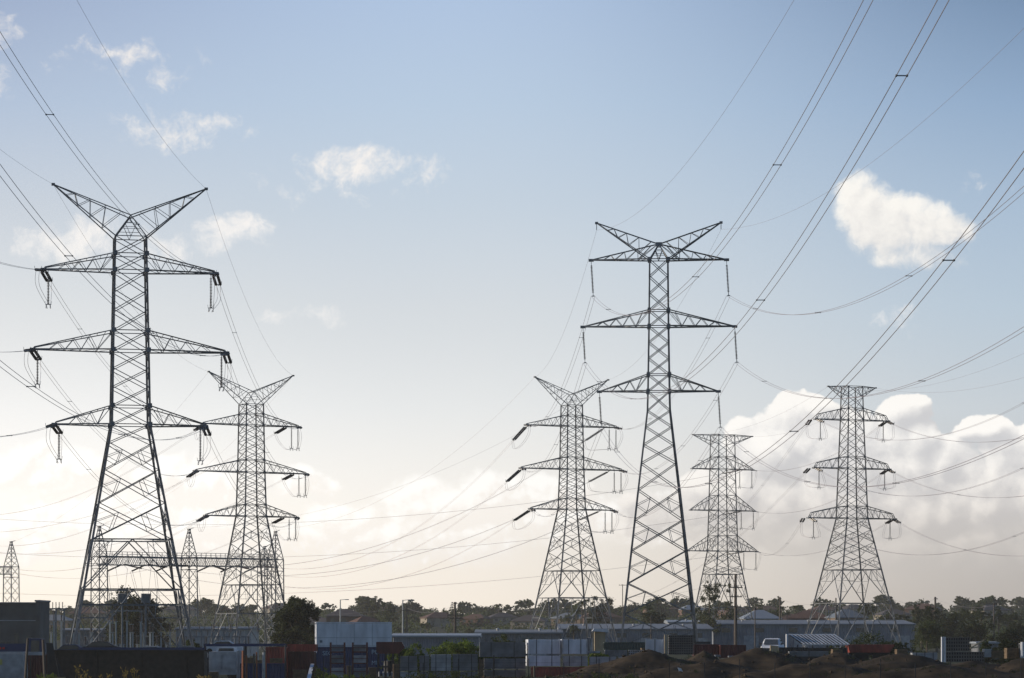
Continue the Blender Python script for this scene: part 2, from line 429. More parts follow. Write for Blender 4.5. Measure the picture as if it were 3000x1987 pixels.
def tension_set(root, mw, tip, toward, L=3.6, sep=.24):
    """two parallel strings from an arm tip toward a world point; returns the world point where the conductors start"""
    d = (local(mw, Vector(toward))-tip); d.z = d.z*1.0 - d.length*.09; d.normalize()
    n = d.cross(Vector((0,0,1))).normalized()
    for q_ in (-1, 1):
        add_mesh('insulator_string', STR[L], root, tip+n*q_*sep+d*.45-Vector((0,0,.12)), d)
    mb = MB(); e = tip+d*(L+.6)-Vector((0,0,.12))
    mb.bar(tip-Vector((0,0,.12)), tip+d*.45-Vector((0,0,.12)), .09); mb.bar(tip+n*sep+d*.45-Vector((0,0,.12)), tip-n*sep+d*.45-Vector((0,0,.12)), .08)
    mb.bar(e-n*.34, e+n*.34, .09); mb.bar(e-n*.34, e-n*.36+Vector((0,0,.4)), .04); mb.bar(e+n*.34, e+n*.36+Vector((0,0,.4)), .04)
    mb.build('tension_fitting', M['fitting'], root)
    return mw @ (e+d*.2), e
def jumper(root, e1, low, e2, tipz=0):
    mb = MB(); 
    for off in (-.2, .2):
        pts = []
        for seg in ((e1, low), (low, e2)):
            a, b = seg
            for i in range(9):
                t_ = i/8
                f = math.sin(t_*math.pi/2) if seg[0] is e1 else 1-math.cos(t_*math.pi/2)
                g = 1-math.cos(t_*math.pi/2) if seg[0] is e1 else math.sin(t_*math.pi/2)
                p = Vector((lerp(a.x,b.x,g), lerp(a.y,b.y,g), lerp(a.z,b.z,f))); pts.append(p+Vector((off,0,0)))
        mb.tube(pts, .022, 5)
    mb.build('jumper_loop', M['wire'], root)

ARMSA = [(747,795.6,250),(972,1028.6,281),(1191.6,1246,219)]
peak = (547,635,222)
tA = tower('tall dark tension pylon with V horns standing behind the brown skip', 381, 300, 3.5,
    [(697,45),(795,46.5),(1028,51),(1246,55),(1583,114),(1728,140),(1874,166)], ARMSA, 'horn',
    [697,747,795.6,854.5,913,972,1028.6,1083,1137,1191.6,1246,1300,1380,1477,1583], [1583,1728], group='horned tension pylons', legw=.245, brw=.082, bary=1772)
peak = (653,716,182)
tB = tower('tall dark suspension pylon with long insulator strings hanging straight from its arms', 1930, 330, 1.0,
    [(761.6,26.5),(959,28.5),(1145.5,31.5),(1204,33),(1436,60),(1712,91)],
    [(716,761.6,198),(910,957,222),(1098,1147,174)], 'susp',
    [762,811,861,910,957,1004,1051,1098,1147,1204,1251,1304,1358,1436,1525,1614,1710,1800,1895], [], legw=.215, brw=.088, tens=False, bary=1204)
peak = (1095,1150,123)
tC = tower('horned pylon carrying its wires over the substation gantry', 736, 480, 24,
    [(1185,27),(1380,30),(1511,33.5),(1714,64),(1884,91)],
    [(1213,1246,139),(1348,1384,161),(1479,1513,132)], 'horn',
    [1185,1213,1246,1272,1297,1323,1348,1384,1408,1432,1455,1479,1513,1545,1592,1650,1714], [1714,1798], group='horned tension pylons', legw=.23, brw=.09)
peak = (1109,1156,107)
tDw = tower('horned pylon half hidden behind the left arms of the tall suspension pylon', 1675, 490, 25,
    [(1188,23.5),(1373,26.5),(1490,30),(1673,62),(1867,96)],
    [(1218,1249,132),(1340,1375,147),(1461,1493,120)], 'horn',
    [1188,1218,1249,1272,1295,1317,1340,1375,1397,1418,1439,1461,1493,1525,1568,1618,1673], [1673,1752], group='horned tension pylons', legw=.22, brw=.085)
peak = (1275,1303,87)
tE = tower('smaller flat topped pylon right behind the big suspension pylon, its lower legs sunlit', 2117, 660, 28,
    [(1275,26),(1302,26.5),(1375,27.5),(1496,30),(1615,33),(1890,76)],
    [(1339,1375,88),(1452,1496,92.5),(1570,1615,100)], 'flatp',
    [1275,1303,1339,1375,1413,1452,1496,1533,1570,1615,1658,1683], [1683,1780], group='flat topped pylons', legw=.23, brw=.10)
peak = (1133,1165,69)
tF = tower('flat topped pylon by itself at the right, rising from the long warehouse', 2496, 540, 28,
    [(1133,23),(1165,23.5),(1231,25),(1373,29.5),(1519,34),(1855,99)],
    [(1197,1231,105),(1339,1373,109),(1484,1519,125)], 'flat',
    [1133,1165,1197,1231,1267,1303,1339,1373,1410,1447,1484,1519,1553,1590,1630,1670], [1670,1768], group='flat topped pylons', legw=.23, brw=.09)
# ---------------------------------------------------------------- conductors
def line_fn(S, ux, b, c):                                # runs toward the camera: ux metres sideways per metre, dip b, curvature c
    n = math.sqrt(1+ux*ux)
    return lambda s: Vector((S.x+ux*s, S.y-s, S.z-b*s+c*s*s))
def span_fn(S, Ed, sag):
    return lambda t: S.lerp(Ed, t)-Vector((0,0,4*sag*t*(1-t)))
def px_fn(S, Ed, mid):
    m = (mid[0]-CX)/F; t = (m*S.y-S.x)/((Ed.x-S.x)-m*(Ed.y-S.y)); Yt = S.y+t*(Ed.y-S.y); z = ZP(mid[1], Yt)
    d = Ed.z-S.z; c = (z-S.z-d*t)/(t*t-t)
    return lambda q: Vector((S.x+q*(Ed.x-S.x), S.y+q*(Ed.y-S.y), S.z+(d-c)*q+c*q*q))
def wire_thing(label, fn, t0, t1, r=.018, n=50, pair=.22, spacers=0, name='conductor_bundle', cat='power line', group='twin conductors between the pylons'):
    o0 = fn(t0); pts = [fn(t0+(t1-t0)*i/n)-o0 for i in range(n+1)]
    if not pair:
        mb = MB().tube(pts, r, 5); o = mb.build(name, M['wire']); o.location = o0; tag(o, label, cat, group); return o
    root = empty(name, o0, 0, label, cat, group)
    d = pts[-1]-pts[0]; nn = d.cross(Vector((0,0,1))).normalized()
    for q_ in (-1, 1):
        MB().tube([p+nn*q_*pair for p in pts], r, 5).build('conductor', M['wire'], root)
    for i in range(spacers):
        f = (i+.55)/spacers; a = fn(t0+(t1-t0)*f)-o0
        mb = MB(); mb.bar(a-nn*pair, a+nn*pair, .045); 
        for q_ in (-1,1): mb.bar(a+nn*q_*pair-d.normalized()*.1, a+nn*q_*pair+d.normalized()*.1, .07)
        mb.build('spacer', M['fitting'], root)
    return root
def dirof(fn, t, dt=.02): return (fn(t+dt)-fn(t)).normalized()
def gl(mw, v): return mw @ v
SIDE = {-1:'left', 1:'right'}; LVL = ['top','middle','bottom']
def tens(root, mw, tip, wdir, L=3.6, sep=.24):
    d = (mw.to_3x3().inverted() @ Vector(wdir)).normalized(); n = d.cross(Vector((0,0,1))).normalized(); z = Vector((0,0,.12))
    for q_ in (-1, 1): add_mesh('insulator_string', STR[L], root, tip+n*q_*sep+d*.45-z, d)
    mb = MB(); e = tip+d*(L+.6)-z
    mb.bar(tip-z, tip+d*.45-z, .09); mb.bar(tip+n*sep+d*.45-z, tip-n*sep+d*.45-z, .08)
    mb.bar(e-n*.34, e+n*.34, .09); mb.bar(e-n*.34, e-n*.36+Vector((0,0,.4)), .04); mb.bar(e+n*.34, e+n*.36+Vector((0,0,.4)), .04)
    mb.bar(e-d*.2, e+d*.3, .07)
    mb.build('tension_fitting', M['fitting'], root)
    return e+d*.25
def jump(root, pts, r=.02):                              # smooth loop through points
    P_ = [Vector(p) for p in pts]; out = []
    for i in range(len(P_)-1):
        p0 = P_[max(i-1,0)]; p1 = P_[i]; p2 = P_[i+1]; p3 = P_[min(i+2,len(P_)-1)]
        for j in range(6):
            t = j/6; out.append(.5*((2*p1)+(p2-p0)*t+(2*p0-5*p1+4*p2-p3)*t*t+(3*p1-p0-3*p2+p3)*t**3))
    out.append(P_[-1]); mb = MB()
    for o in (-.18,.18): mb.tube([p+Vector((o,0,0)) for p in out], r, 5)
    mb.build('jumper_loop', M['wire'], root)

rA, tipA, WA, mA = tA; rB, tipB, WB, mB_ = tB; rC, tipC, WC, mC = tC; rD, tipD, WD, mD = tDw; rE, tipE, WE, mE = tE; rF, tipF, WF, mF = tF
GX = {}                                                  # where lines land on the left
# A: camera side and C side
for lv in range(3):
    for s in (-1, 1):
        tip = tipA[(lv,s)]; fnc = line_fn(WA[(lv,s)], .029, .12, .0005); e1 = tens(rA, mA, tip+Vector((0,-.45,0)), dirof(fnc, 0, 1))
        w0 = mA @ e1; fnc = line_fn(w0, .029, .115, .0005)
        wire_thing(f'twin wires leaving the {LVL[lv]} {SIDE[s]} arm of the tall horned pylon toward the viewer', fnc, 0, 300, .017, 70, .22, 6)
        fs = span_fn(WA[(lv,s)], WC[(lv,s)], 5.); e2 = tens(rA, mA, tip+Vector((0,.45,0)), dirof(fs, 0))
        eC = tens(rC, mC, tipC[(lv,s)]+Vector((.2,-.3,0)), -dirof(fs, .98))
        wire_thing(f'twin wires between the {LVL[lv]} {SIDE[s]} arms of the two horned pylons on the left', span_fn(mA@e2, mC@eC, 4.6), 0, 1, .018, 40, .22, 4)
        low = tip+Vector((-s*.5,0,-3.75)); hang_string(rA, tip+Vector((-s*.5,0,-.1)), 3.2, (0,0,-1))
        jump(rA, [e1, e1+Vector((0,.2,-1.6)), low+Vector((0,-.5,-.15)), low+Vector((0,.5,-.15)), e2+Vector((0,-.2,-1.6)), e2])
        # C, the substation side
        Eg = {(-1,0):(-160,1505,620),(-1,1):(-120,1585,620),(-1,2):(-60,1640,610),(1,0):(-130,1560,640),(1,1):(-60,1612,640),(1,2):(-5,1668,610)}[(s,lv)]
        Ew = P(*Eg); fl = span_fn(WC[(lv,s)], Ew, 5.5)
        base_ = tipC[(lv,s)]+Vector((.1 if s < 0 else -2.3,0,0)); eL = tens(rC, mC, base_, dirof(fl, 0))
        wire_thing(f'twin wires falling left from the {LVL[lv]} {SIDE[s]} arm of the gantry side pylon', span_fn(mC@eL, Ew, 5.0), 0, 1, .016, 40, .2, 0)
        if s > 0:
            h1 = hang_string(rC, tipC[(lv,s)]+Vector((-.1,0,-.1)), 3.2); h2 = hang_string(rC, tipC[(lv,s)]+Vector((-1.3,0,-.1)), 3.2)
            jump(rC, [eL, eL+Vector((.7,0,-1.4)), h2+Vector((-1.,0,-.2)), h2+Vector((0,0,-.1)), h1+Vector((0,0,-.1)), eC+Vector((.3,0,-1.5)), eC])
        else:
            mid = (eL+eC)/2; jump(rC, [eL, eL+Vector((.3,0,-1.3)), mid+Vector((0,0,-2.0)), eC+Vector((-.2,0,-1.5)), eC])
for s in (-1,1):
    wire_thing(f'thin earthwire from the {SIDE[s]} horn of the tall horned pylon up over the viewer', line_fn(WA[('e',s)], .029, .085, .0004), 0, 300, .011, 60, 0, 0, 'earthwire', group='earthwires strung from the pylon peaks')
    wire_thing(f'thin earthwire from the {SIDE[s]} horn of the tall horned pylon to its smaller neighbour', span_fn(WA[('e',s)], WC[('e',s)], 3.6), 0, 1, .012, 40, 0, 0, 'earthwire', group='earthwires strung from the pylon peaks')
    wire_thing(f'thin earthwire falling left from the {SIDE[s]} horn of the pylon over the gantry', span_fn(WC[('e',s)], P(33 if s < 0 else 291, 1590 if s < 0 else 1545, 600 if s < 0 else 520), 4), 0, 1, .012, 40, 0, 0, 'earthwire', group='earthwires strung from the pylon peaks')
# B: straight hanging strings, D behind it
for lv in range(3):
    for s in (-1, 1):
        tip = tipB[(lv,s)]; bt = hang_string(rB, tip-Vector((0,0,.1)), 3.2, (.06,0,-1), drop=.5)
        w0 = mB_ @ (bt-Vector((0,0,.4)))
        wire_thing(f'twin wires sweeping up right from the {LVL[lv]} {SIDE[s]} insulator of the suspension pylon', line_fn(w0, .0345, .19, .0007), 0, 330, .018, 80, .22, 7)
        fs = span_fn(w0, WD[(lv,s)], 4.8); eD = tens(rD, mD, tipD[(lv,s)]+Vector((.2,-.3,0)), -dirof(fs, .98))
        wire_thing(f'twin wires from the suspension pylon {LVL[lv]} {SIDE[s]} insulator to the horned pylon behind', span_fn(w0, mD@eD, 4.4), 0, 1, .018, 40, .22, 4)
        xs = {(-1,0):760,(-1,1):690,(-1,2):620,(1,0):500,(1,1):430,(1,2):360}[(s,lv)]
        Ew = P(xs, 1652+(xs-300)*.012, 522+(xs-291)*.05); fl = span_fn(WD[(lv,s)], Ew, 7.5)
        base_ = tipD[(lv,s)]+Vector((.1 if s < 0 else -2.3,0,0)); eL = tens(rD, mD, base_, dirof(fl, 0))
        Es = Ew+(-dirof(fl,.98))*4.2
        wire_thing(f'twin wires to the gantry from the {LVL[lv]} {SIDE[s]} arm of the central horned pylon', span_fn(mD@eL, Es, 7.), 0, 1, .016, 50, .2, 0)
        GX[(s,lv)] = (Ew, Es)
        if s > 0:
            h1 = hang_string(rD, tipD[(lv,s)]+Vector((-.1,0,-.1)), 3.2); h2 = hang_string(rD, tipD[(lv,s)]+Vector((-1.4,0,-.1)), 3.2)
            jump(rD, [eL, eL+Vector((.7,0,-1.4)), h2+Vector((-1.,0,-.2)), h2+Vector((0,0,-.1)), h1+Vector((0,0,-.1)), eD+Vector((.3,0,-1.5)), eD])
        else:
            mid = (eL+eD)/2; jump(rD, [eL, eL+Vector((.3,0,-1.3)), mid+Vector((0,0,-2.0)), eD+Vector((-.2,0,-1.5)), eD])
for s in (-1,1):
    a = WB[('e',s)]-Vector((0,0,.8)); MB().bar(tipB[('e',s)], tipB[('e',s)]-Vector((0,0,.8)), .08).build('earthwire_clamp', M['fitting'], rB)
    wire_thing(f'thin earthwire rising to the right from the {SIDE[s]} horn of the suspension pylon', line_fn(a, .0345, .14, .00043), 0, 330, .010, 70, 0, 0, 'earthwire', group='earthwires strung from the pylon peaks')
    wire_thing(f'thin earthwire from the {SIDE[s]} horn of the suspension pylon to the horned one behind', span_fn(a, WD[('e',s)], 3.4), 0, 1, .012, 40, 0, 0, 'earthwire', group='earthwires strung from the pylon peaks')
    wire_thing(f'thin earthwire sloping left from the {SIDE[s]} horn of the central pylon to the gantry peaks', span_fn(WD[('e',s)], P(807 if s < 0 else 554, 1552 if s < 0 else 1546, 545 if s < 0 else 532), 6), 0, 1, .014, 50, 0, 0, 'earthwire', group='earthwires strung from the pylon peaks')
# F toward the viewer on the right, and back to E
for lv in range(3):
    for s in (-1, 1):
        fnc = line_fn(WF[(lv,s)], .1, .185, .00094)
        e1 = tens(rF, mF, tipF[(lv,s)]+Vector((-s*.3,-.35,0)), dirof(fnc, 0, 1)); w0 = mF @ e1
        wire_thing(f'twin wires dipping right from the {LVL[lv]} {SIDE[s]} arm of the far right pylon', line_fn(w0, .1, .18, .00094), 0, 260, .02, 60, .2, 3)
        if s < 0:
            Ew = {0:P(1990,1660,760), 1:P(1900,1742,760), 2:WE[(2,1)]}[lv]
        else: Ew = WE[(lv,1)]
        fs = span_fn(WF[(lv,s)], Ew, 3.2); e2 = tens(rF, mF, tipF[(lv,s)]+Vector((-s*.3+(-1.2 if s<0 else 0),.35,0)), dirof(fs, 0))
        wire_thing(f'twin wires slanting down left from the {LVL[lv]} {SIDE[s]} arm of the far right pylon', span_fn(mF@e2, Ew, 3.), 0, 1, .018, 40, .2, 2)
        bt = hang_string(rF, tipF[(lv,s)]+Vector((-s*1.0,0,-.1)), 3.2); wd = Vector((1.5,0,0))
        jump(rF, [e1, e1*.5+bt*.5+Vector((1.1,0,-1.0)), bt+Vector((.6,0,-.1)), bt+Vector((-.6,0,-.1)), e2*.5+bt*.5+Vector((-1.1,0,-1.0)), e2])
    # E: strings on the right arms only
    tip = tipE[(lv,1)]
    EY = {0:(-60,1517,700,(861,1531)), 1:(-60,1617,700,(825,1632)), 2:(-60,1736,700,(900,1736))}[lv]
    Ew = P(*EY[:3]); fl = px_fn(WE[(lv,1)], Ew, EY[3]); eL = tens(rE, mE, tip+Vector((-3.2,0,0)), dirof(fl, 0))
    wire_thing(f'long single wire crossing the low sky from the smaller flat pylon {LVL[lv]} arm', px_fn(mE@eL, Ew, EY[3]), 0, 1, .028, 60, 0, 0, 'conductor', group='long low wires leaving the flat topped pylon')
    h1 = hang_string(rE, tip+Vector((-.2,0,-.1)), 3.6); h2 = hang_string(rE, tip+Vector((-3.4,0,-.1)), 3.6)
    jump(rE, [eL, eL+Vector((1.2,0,-2.6)), h2+Vector((-.5,0,-.2)), h2, h1, tip+Vector((.9,0,-1.5)), tip+Vector((.9,0,-.4))])
    # small clamp where the line coming from the right lands
    MB().bar(tip, tip+Vector((1.0,-.3,-.25)), .14).build('tension_fitting', M['fitting'], rE)
for s in (-1,1):
    wire_thing(f'thin earthwire dipping away right from the {SIDE[s]} end of the far right pylon top', line_fn(WF[('e',s)], .1, .13, .0006), 0, 260, .014, 50, 0, 0, 'earthwire', group='earthwires strung from the pylon peaks')
    wire_thing(f'thin earthwire between the {SIDE[s]} ends of the two flat pylon tops', span_fn(WE[('e',s)], WF[('e',s)], 2.5), 0, 1, .014, 30, 0, 0, 'earthwire', group='earthwires strung from the pylon peaks')

# ---------------------------------------------------------------- substation gantries
def gantry_column(x, D, ytop, ybeam, wpx, label, group='lattice gantry columns'):
    X = XP(x, D); r = empty('gantry_column', (X, D, 0), R(45)-math.atan(X/D), label, 'gantry column', group)
    w = wpx/math.sqrt(2)/F*D/math.sqrt(2)*1.0; zt, zb = ZP(ytop, D), ZP(ybeam, D)
    w = wpx/2*D/F/math.sqrt(2)
    S = [(-1,-1),(1,-1),(1,1),(-1,1)]
    def C(i, z):
        f = (1.12-.12*z/zb) if z < zb else lerp(1, .08, (z-zb)/(zt-zb))
        return Vector((S[i%4][0]*w*f, S[i%4][1]*w*f, z))
    mb = MB(); mb2 = MB()
    n = 9; zz = [zb*i/n for i in range(n+1)]+[lerp(zb, zt, k) for k in (.25,.45,.62,.78,.9)]
    for i in range(4):
        l = MB(); l.angle(C(i,0), C(i,zb), .15); l.angle(C(i,zb), C(i,zt), .12); l.build('leg', M['steel'], r)
        for a, b in zip(zz, zz[1:]):
            mb.bar(C(i,a), C(i+1,b), .075); mb.bar(C(i+1,a), C(i,b), .075)
        mb.bar(C(i,zb), C(i+1,zb), .14); mb.bar(C(i,zb*.88), C(i+1,zb*.88), .12)
    mb.box((-.25,-.25,zt-.3),(.25,.25,zt)); mb.bar((0,0,zt-.1),(.7,-.5,zt+.15),.1)
    mb.build('lattice_bracing', M['steel'], r); return r
def gantry_beam(a, b, h, wd, label, rail=True, group='lattice gantry beams'):
    a = Vector(a); b = Vector(b); d = b-a; L = d.length; az = math.atan2(d.y, d.x)
    r = empty('gantry_beam', a, az, label, 'gantry beam', group); mb = MB()
    for y in (-wd, wd):
        mb.bar((0,y,0),(L,y,0),.24); mb.bar((0,y,-h),(L,y,-h),.16)
        n = max(2, int(L/h)); 
        for i in range(n):
            x0, x1 = L*i/n, L*(i+1)/n; mb.bar((x0,y,-h),((x0+x1)/2,y,0),.07); mb.bar(((x0+x1)/2,y,0),(x1,y,-h),.07); mb.bar((x0,y,0),((x0+x1)/2,y,-h),.06); mb.bar(((x0+x1)/2,y,-h),(x1,y,0),.06)
    for i in range(int(L/2)+1): mb.bar((min(L,i*2),-wd,0),(min(L,i*2),wd,0),.08)
    mb.build('truss', M['steel'], r)
    if rail:
        mb = MB()
        for y in (-wd, wd):
            for z in (.45,.9): mb.bar((0,y,z),(L,y,z),.045)
            for i in range(int(L/1.1)+1): mb.bar((i*1.1,y,0),(i*1.1,y,.9),.05)
        mb.build('walkway_railing', M['steel'], r)
    return r
GC = [(291,520,1541,1630,46),(554,533,1549,1634,46),(807,546,1556,1640,47)]
for g, nm in zip(GC, ('lattice gantry column with a pointed top seen through the tall pylon legs','lattice gantry column standing free between the two left pylons','lattice gantry column beside the right legs of the smaller left pylon')):
    gantry_column(*g, nm)
gantry_column(33, 600, 1586, 1661, 44, 'lattice gantry column rising behind the grey building roof')
gantry_column(-30, 600, 1586, 1661, 44, 'lattice gantry column cut off by the photo edge')
gantry_column(775, 640, 1600, 1655, 40, 'paler slim gantry column deeper in the substation')
def gb(i, j): 
    A_, B_ = GC[i], GC[j]; a = P(A_[0], A_[3], A_[1]); b = P(B_[0], B_[3], B_[1]); return a, b
gantry_beam(*gb(0,1), 1.55, .9, 'gantry beam with a railed walkway crossing behind the tall pylon')
gantry_beam(*gb(1,2), 1.55, .9, 'gantry beam with a railed walkway crossing behind the smaller left pylon')
gantry_beam(P(-30,1661,600), P(33,1661,600), 1.55, .9, 'short gantry beam at the left edge over the grey building', False)
for k_, (Ew, Es) in GX.items():                          # strings on the gantry where the lines end
    r = empty('gantry_insulator_set', Ew, 0, {(-1,0):'dark insulator string dipping from the gantry beam right end, next to its last column',(-1,1):'dark insulator string under the right gantry beam, second from its last column',(-1,2):'dark insulator string under the right gantry beam, nearest the middle column',
        (1,0):'dark insulator string under the left gantry beam, nearest the middle column',(1,1):'dark insulator string under the middle of the left gantry beam',(1,2):'dark insulator string under the left gantry beam, nearest its first column'}[k_], 'insulator', 'insulator strings under the gantry beams')
    d = (Es-Ew).normalized(); n = d.cross(Vector((0,0,1))).normalized()
    for q_ in (-1,1): add_mesh('insulator_string', STR[3.6], r, n*.2*q_+d*.3, d)
    MB().bar((0,0,0), d*.35, .08).bar(Es-Ew-n*.3, Es-Ew+n*.3, .08).build('fitting', M['fitting'], r)
    # far side set and droppers down to the plant
    d2 = Vector((-.75,.5,-.30)).normalized(); add_mesh('insulator_string', STR[3.6], r, d2*.3, d2)
    e2 = d2*4; mb = MB(); g0 = Vector((.4 if k_[1]%2 else -1.2, 1.5, 6.-Ew.z))
    for o in (-.2,.2): mb.tube([e2+Vector((o,0,0)), (e2+g0)/2+Vector((o-.3,0,-.6)), g0+Vector((o,0,0))], .03, 5)
    mb.build('dropper', M['wire'], r)
    for xx in (-1.1,1.1):
        add_mesh('insulator_string', STR[3.2], r, Vector((xx,-.9,1.6)), (0,0,-1)).scale = (1,1,.5)
# ---------------------------------------------------------------- ground and hill
def hz(x, y):
    s = max(0., min(1., (y-640)/(1500-640))); s = s*s*(3-2*s); h = 12.5*s
    if y > 640: h += 2.2*s*mnoise.noise(Vector((x*.004, y*.003, 0)))
    if y > 1700: h = 12.5+(h-12.5)*max(0,1-(y-1700)/600)-(y-1700)*.004
    return h
def make_ground():
    ys = [-200,0,60,120,160,200,230,260,300,350,400,470,560,640]+[640+40*i for i in range(1,36)]+[2300,2800,3600,5000,9000]
    xs = [-9000,-5000,-3000,-1800,-1200,-900]+[-800+50*i for i in range(33)]+[900,1200,1800,3000,5000,9000]
    v = [(x,y,hz(x,y)+(.12*mnoise.noise(Vector((x*.05,y*.05,3))) if y<640 else 0)) for y in ys for x in xs]; n = len(xs)
    f = [(j*n+i,j*n+i+1,(j+1)*n+i+1,(j+1)*n+i) for j in range(len(ys)-1) for i in range(n-1)]
    me = bpy.data.meshes.new('ground'); me.from_pydata(v, [], f); me.polygons.foreach_set('use_smooth',[True]*len(f))
    me.materials.append(mat('dry_ground', (.075,.07,.045), .95, 0, .35, .15, .3, .1, (.05,.06,.025)))
    o = bpy.data.objects.new('ground', me); col.objects.link(o); tag(o, kind='structure')
make_ground()

# ---------------------------------------------------------------- trees
def leafmat(name, a, b):
    m = mat(name, a, .75, 0, .3, .9, 0, .15, b)
    nt_ = m.node_tree; bs = nt_.nodes['Principled BSDF']; out = nt_.nodes['Material Output']
    tr = nt_.nodes.new('ShaderNodeBsdfTranslucent'); tr.inputs[0].default_value = (b[0]*1.3,b[1]*1.5,b[2],1)
    mx = nt_.nodes.new('ShaderNodeMixShader'); mx.inputs[0].default_value = .3
    nt_.links.new(bs.outputs[0], mx.inputs[1]); nt_.links.new(tr.outputs[0], mx.inputs[2]); nt_.links.new(mx.outputs[0], out.inputs[0]); return m
M['leaf_dark'] = leafmat('dark_foliage', (.016,.024,.010), (.036,.042,.016))
M['leaf_mid'] = leafmat('olive_foliage', (.026,.042,.014), (.06,.072,.024))
M['leaf_gum'] = leafmat('gum_foliage', (.04,.05,.03), (.09,.09,.05))
M['leaf_palm'] = leafmat('palm_foliage', (.03,.045,.02), (.07,.08,.03))
M['leaf_bright'] = leafmat('bright_shrub_foliage', (.035,.06,.012), (.11,.145,.025))
M['bark'] = mat('grey_bark', (.10,.08,.06), .9, 0, .3, 4., .4)
def blob_crown(rng, lobes, n, leaf, flat=.75):
    """lobes: (centre, radius) spheres; leaves near their surfaces with gaps, as small randomly turned quads"""
    v = []; f = []
    wts = [r*r for c, r in lobes]; tot = sum(wts)
    for (c, r), w_ in zip(lobes, wts):
        clumps = []
        for _ in range(max(6, int(26*w_/tot*len(lobes)**.5))):
            d = Vector((rng.gauss(0,1), rng.gauss(0,1), rng.gauss(.25,.9))).normalized(); clumps.append((c+d*r*rng.uniform(.35 if n > 20000 else .55,1.0), r*rng.uniform(.22,.42)))
        for _ in range(int(n*w_/tot)):
            cc, cr = rng.choice(clumps)
            p = cc+Vector((rng.gauss(0,1), rng.gauss(0,1), rng.gauss(0,flat)))*cr*.55
            s = leaf*rng.uniform(.55,1.25); a = Vector((rng.gauss(0,1), rng.gauss(0,1), rng.gauss(0,.7))).normalized(); b = a.cross(Vector((rng.gauss(0,1), rng.gauss(0,1), rng.gauss(0,1)))).normalized()
            i = len(v); v += [tuple(p-a*s-b*s*.2), tuple(p-b*s*.6+a*s*.1), tuple(p+a*s), tuple(p+b*s*.6)]; f.append((i,i+1,i+2,i+3))
    return v, f
def mesh_of(name, v, f, m):
    me = bpy.data.meshes.new(name); me.from_pydata(v, [], f); me.materials.append(m); me.update(); return me
def add(name, me, parent=None):
    o = bpy.data.objects.new(name, me); col.objects.link(o); o.parent = parent; return o
def make_tree(seed, H, W, kind, n, leaf, m, name='tree'):
    rng = random.Random(seed); r = empty(name, (0,0,0)); lobes = []
    if kind == 'round':
        for i in range(11):
            a = rng.uniform(0,6.28); q_ = rng.uniform(.1,.62)*W/2; z = H*rng.uniform(.45,.8); rr = W*rng.uniform(.16,.27)
            lobes.append((Vector((q_*math.cos(a), q_*math.sin(a), min(z, H-rr*.9))), rr))
        lobes.append((Vector((0,0,H*.55)), W*.30)); lobes += [(Vector((W*.3*math.cos(a), W*.3*math.sin(a), H*.34)), W*.2) for a in (0,1.3,2.6,3.9,5.2)]+([(Vector((W*.34*math.cos(a), W*.34*math.sin(a), H*.2)), W*.17) for a in (.5,1.8,3.1,4.4,5.7)] if n > 10000 else [])
    elif kind == 'gum':
        for i in range(24):
            a = rng.uniform(0,6.28); q_ = rng.uniform(.1,.95)*W/2; rr = W*rng.uniform(.10,.19)
            lobes.append((Vector((q_*math.cos(a)*(1-.2*rng.random()), q_*math.sin(a), H*rng.uniform(.38,.96)-rr*.6)), rr))
    elif kind == 'umbrella':
        for i in range(22):
            a = rng.uniform(0,6.28); q_ = rng.uniform(.0,.9)*W/2; rr = W*rng.uniform(.07,.13)
            lobes.append((Vector((q_*math.cos(a), q_*math.sin(a), H*rng.uniform(.66,.92)-.3*q_)), rr))
    elif kind == 'cone':
        for i in range(9):
            t = i/8; lobes.append((Vector((rng.uniform(-.1,.1)*W, 0, H*(.2+.72*t))), W*(.42*(1-t)+.08)))
    elif kind == 'hedge':
        for i in range(12):
            a = rng.uniform(0,6.28); q_ = rng.uniform(0,.85)*W/2; rr = W*rng.uniform(.10,.2)
            lobes.append((Vector((q_*math.cos(a), q_*math.sin(a)*.5, H*rng.uniform(.3,.75))), rr))
    v, f = blob_crown(rng, lobes, n, leaf)
    if kind == 'hedge': v = [(x,y,max(.02,z)) for x,y,z in v]
    add('crown', mesh_of('crown', v, f, m), r)
    mb = MB(); top = H*(.55 if kind != 'cone' else .9)
    lean = Vector((rng.uniform(-.03,.03)*H, rng.uniform(-.03,.03)*H, 0))
    mb.tube([Vector((0,0,-.3)), lean*.4+Vector((0,0,top*.5)), lean+Vector((0,0,top))], [H*.030,H*.022,H*.012], 7)
    for c, rr in lobes[:8]:
        st = lean*.5+Vector((0,0,top*rng.uniform(.5,.95))); mb.tube([st, (st+c)/2+Vector((0,0,-.05*H)), c], [H*.010,H*.007,H*.003], 5)
    mb.build('trunk', M['bark'], r); return r
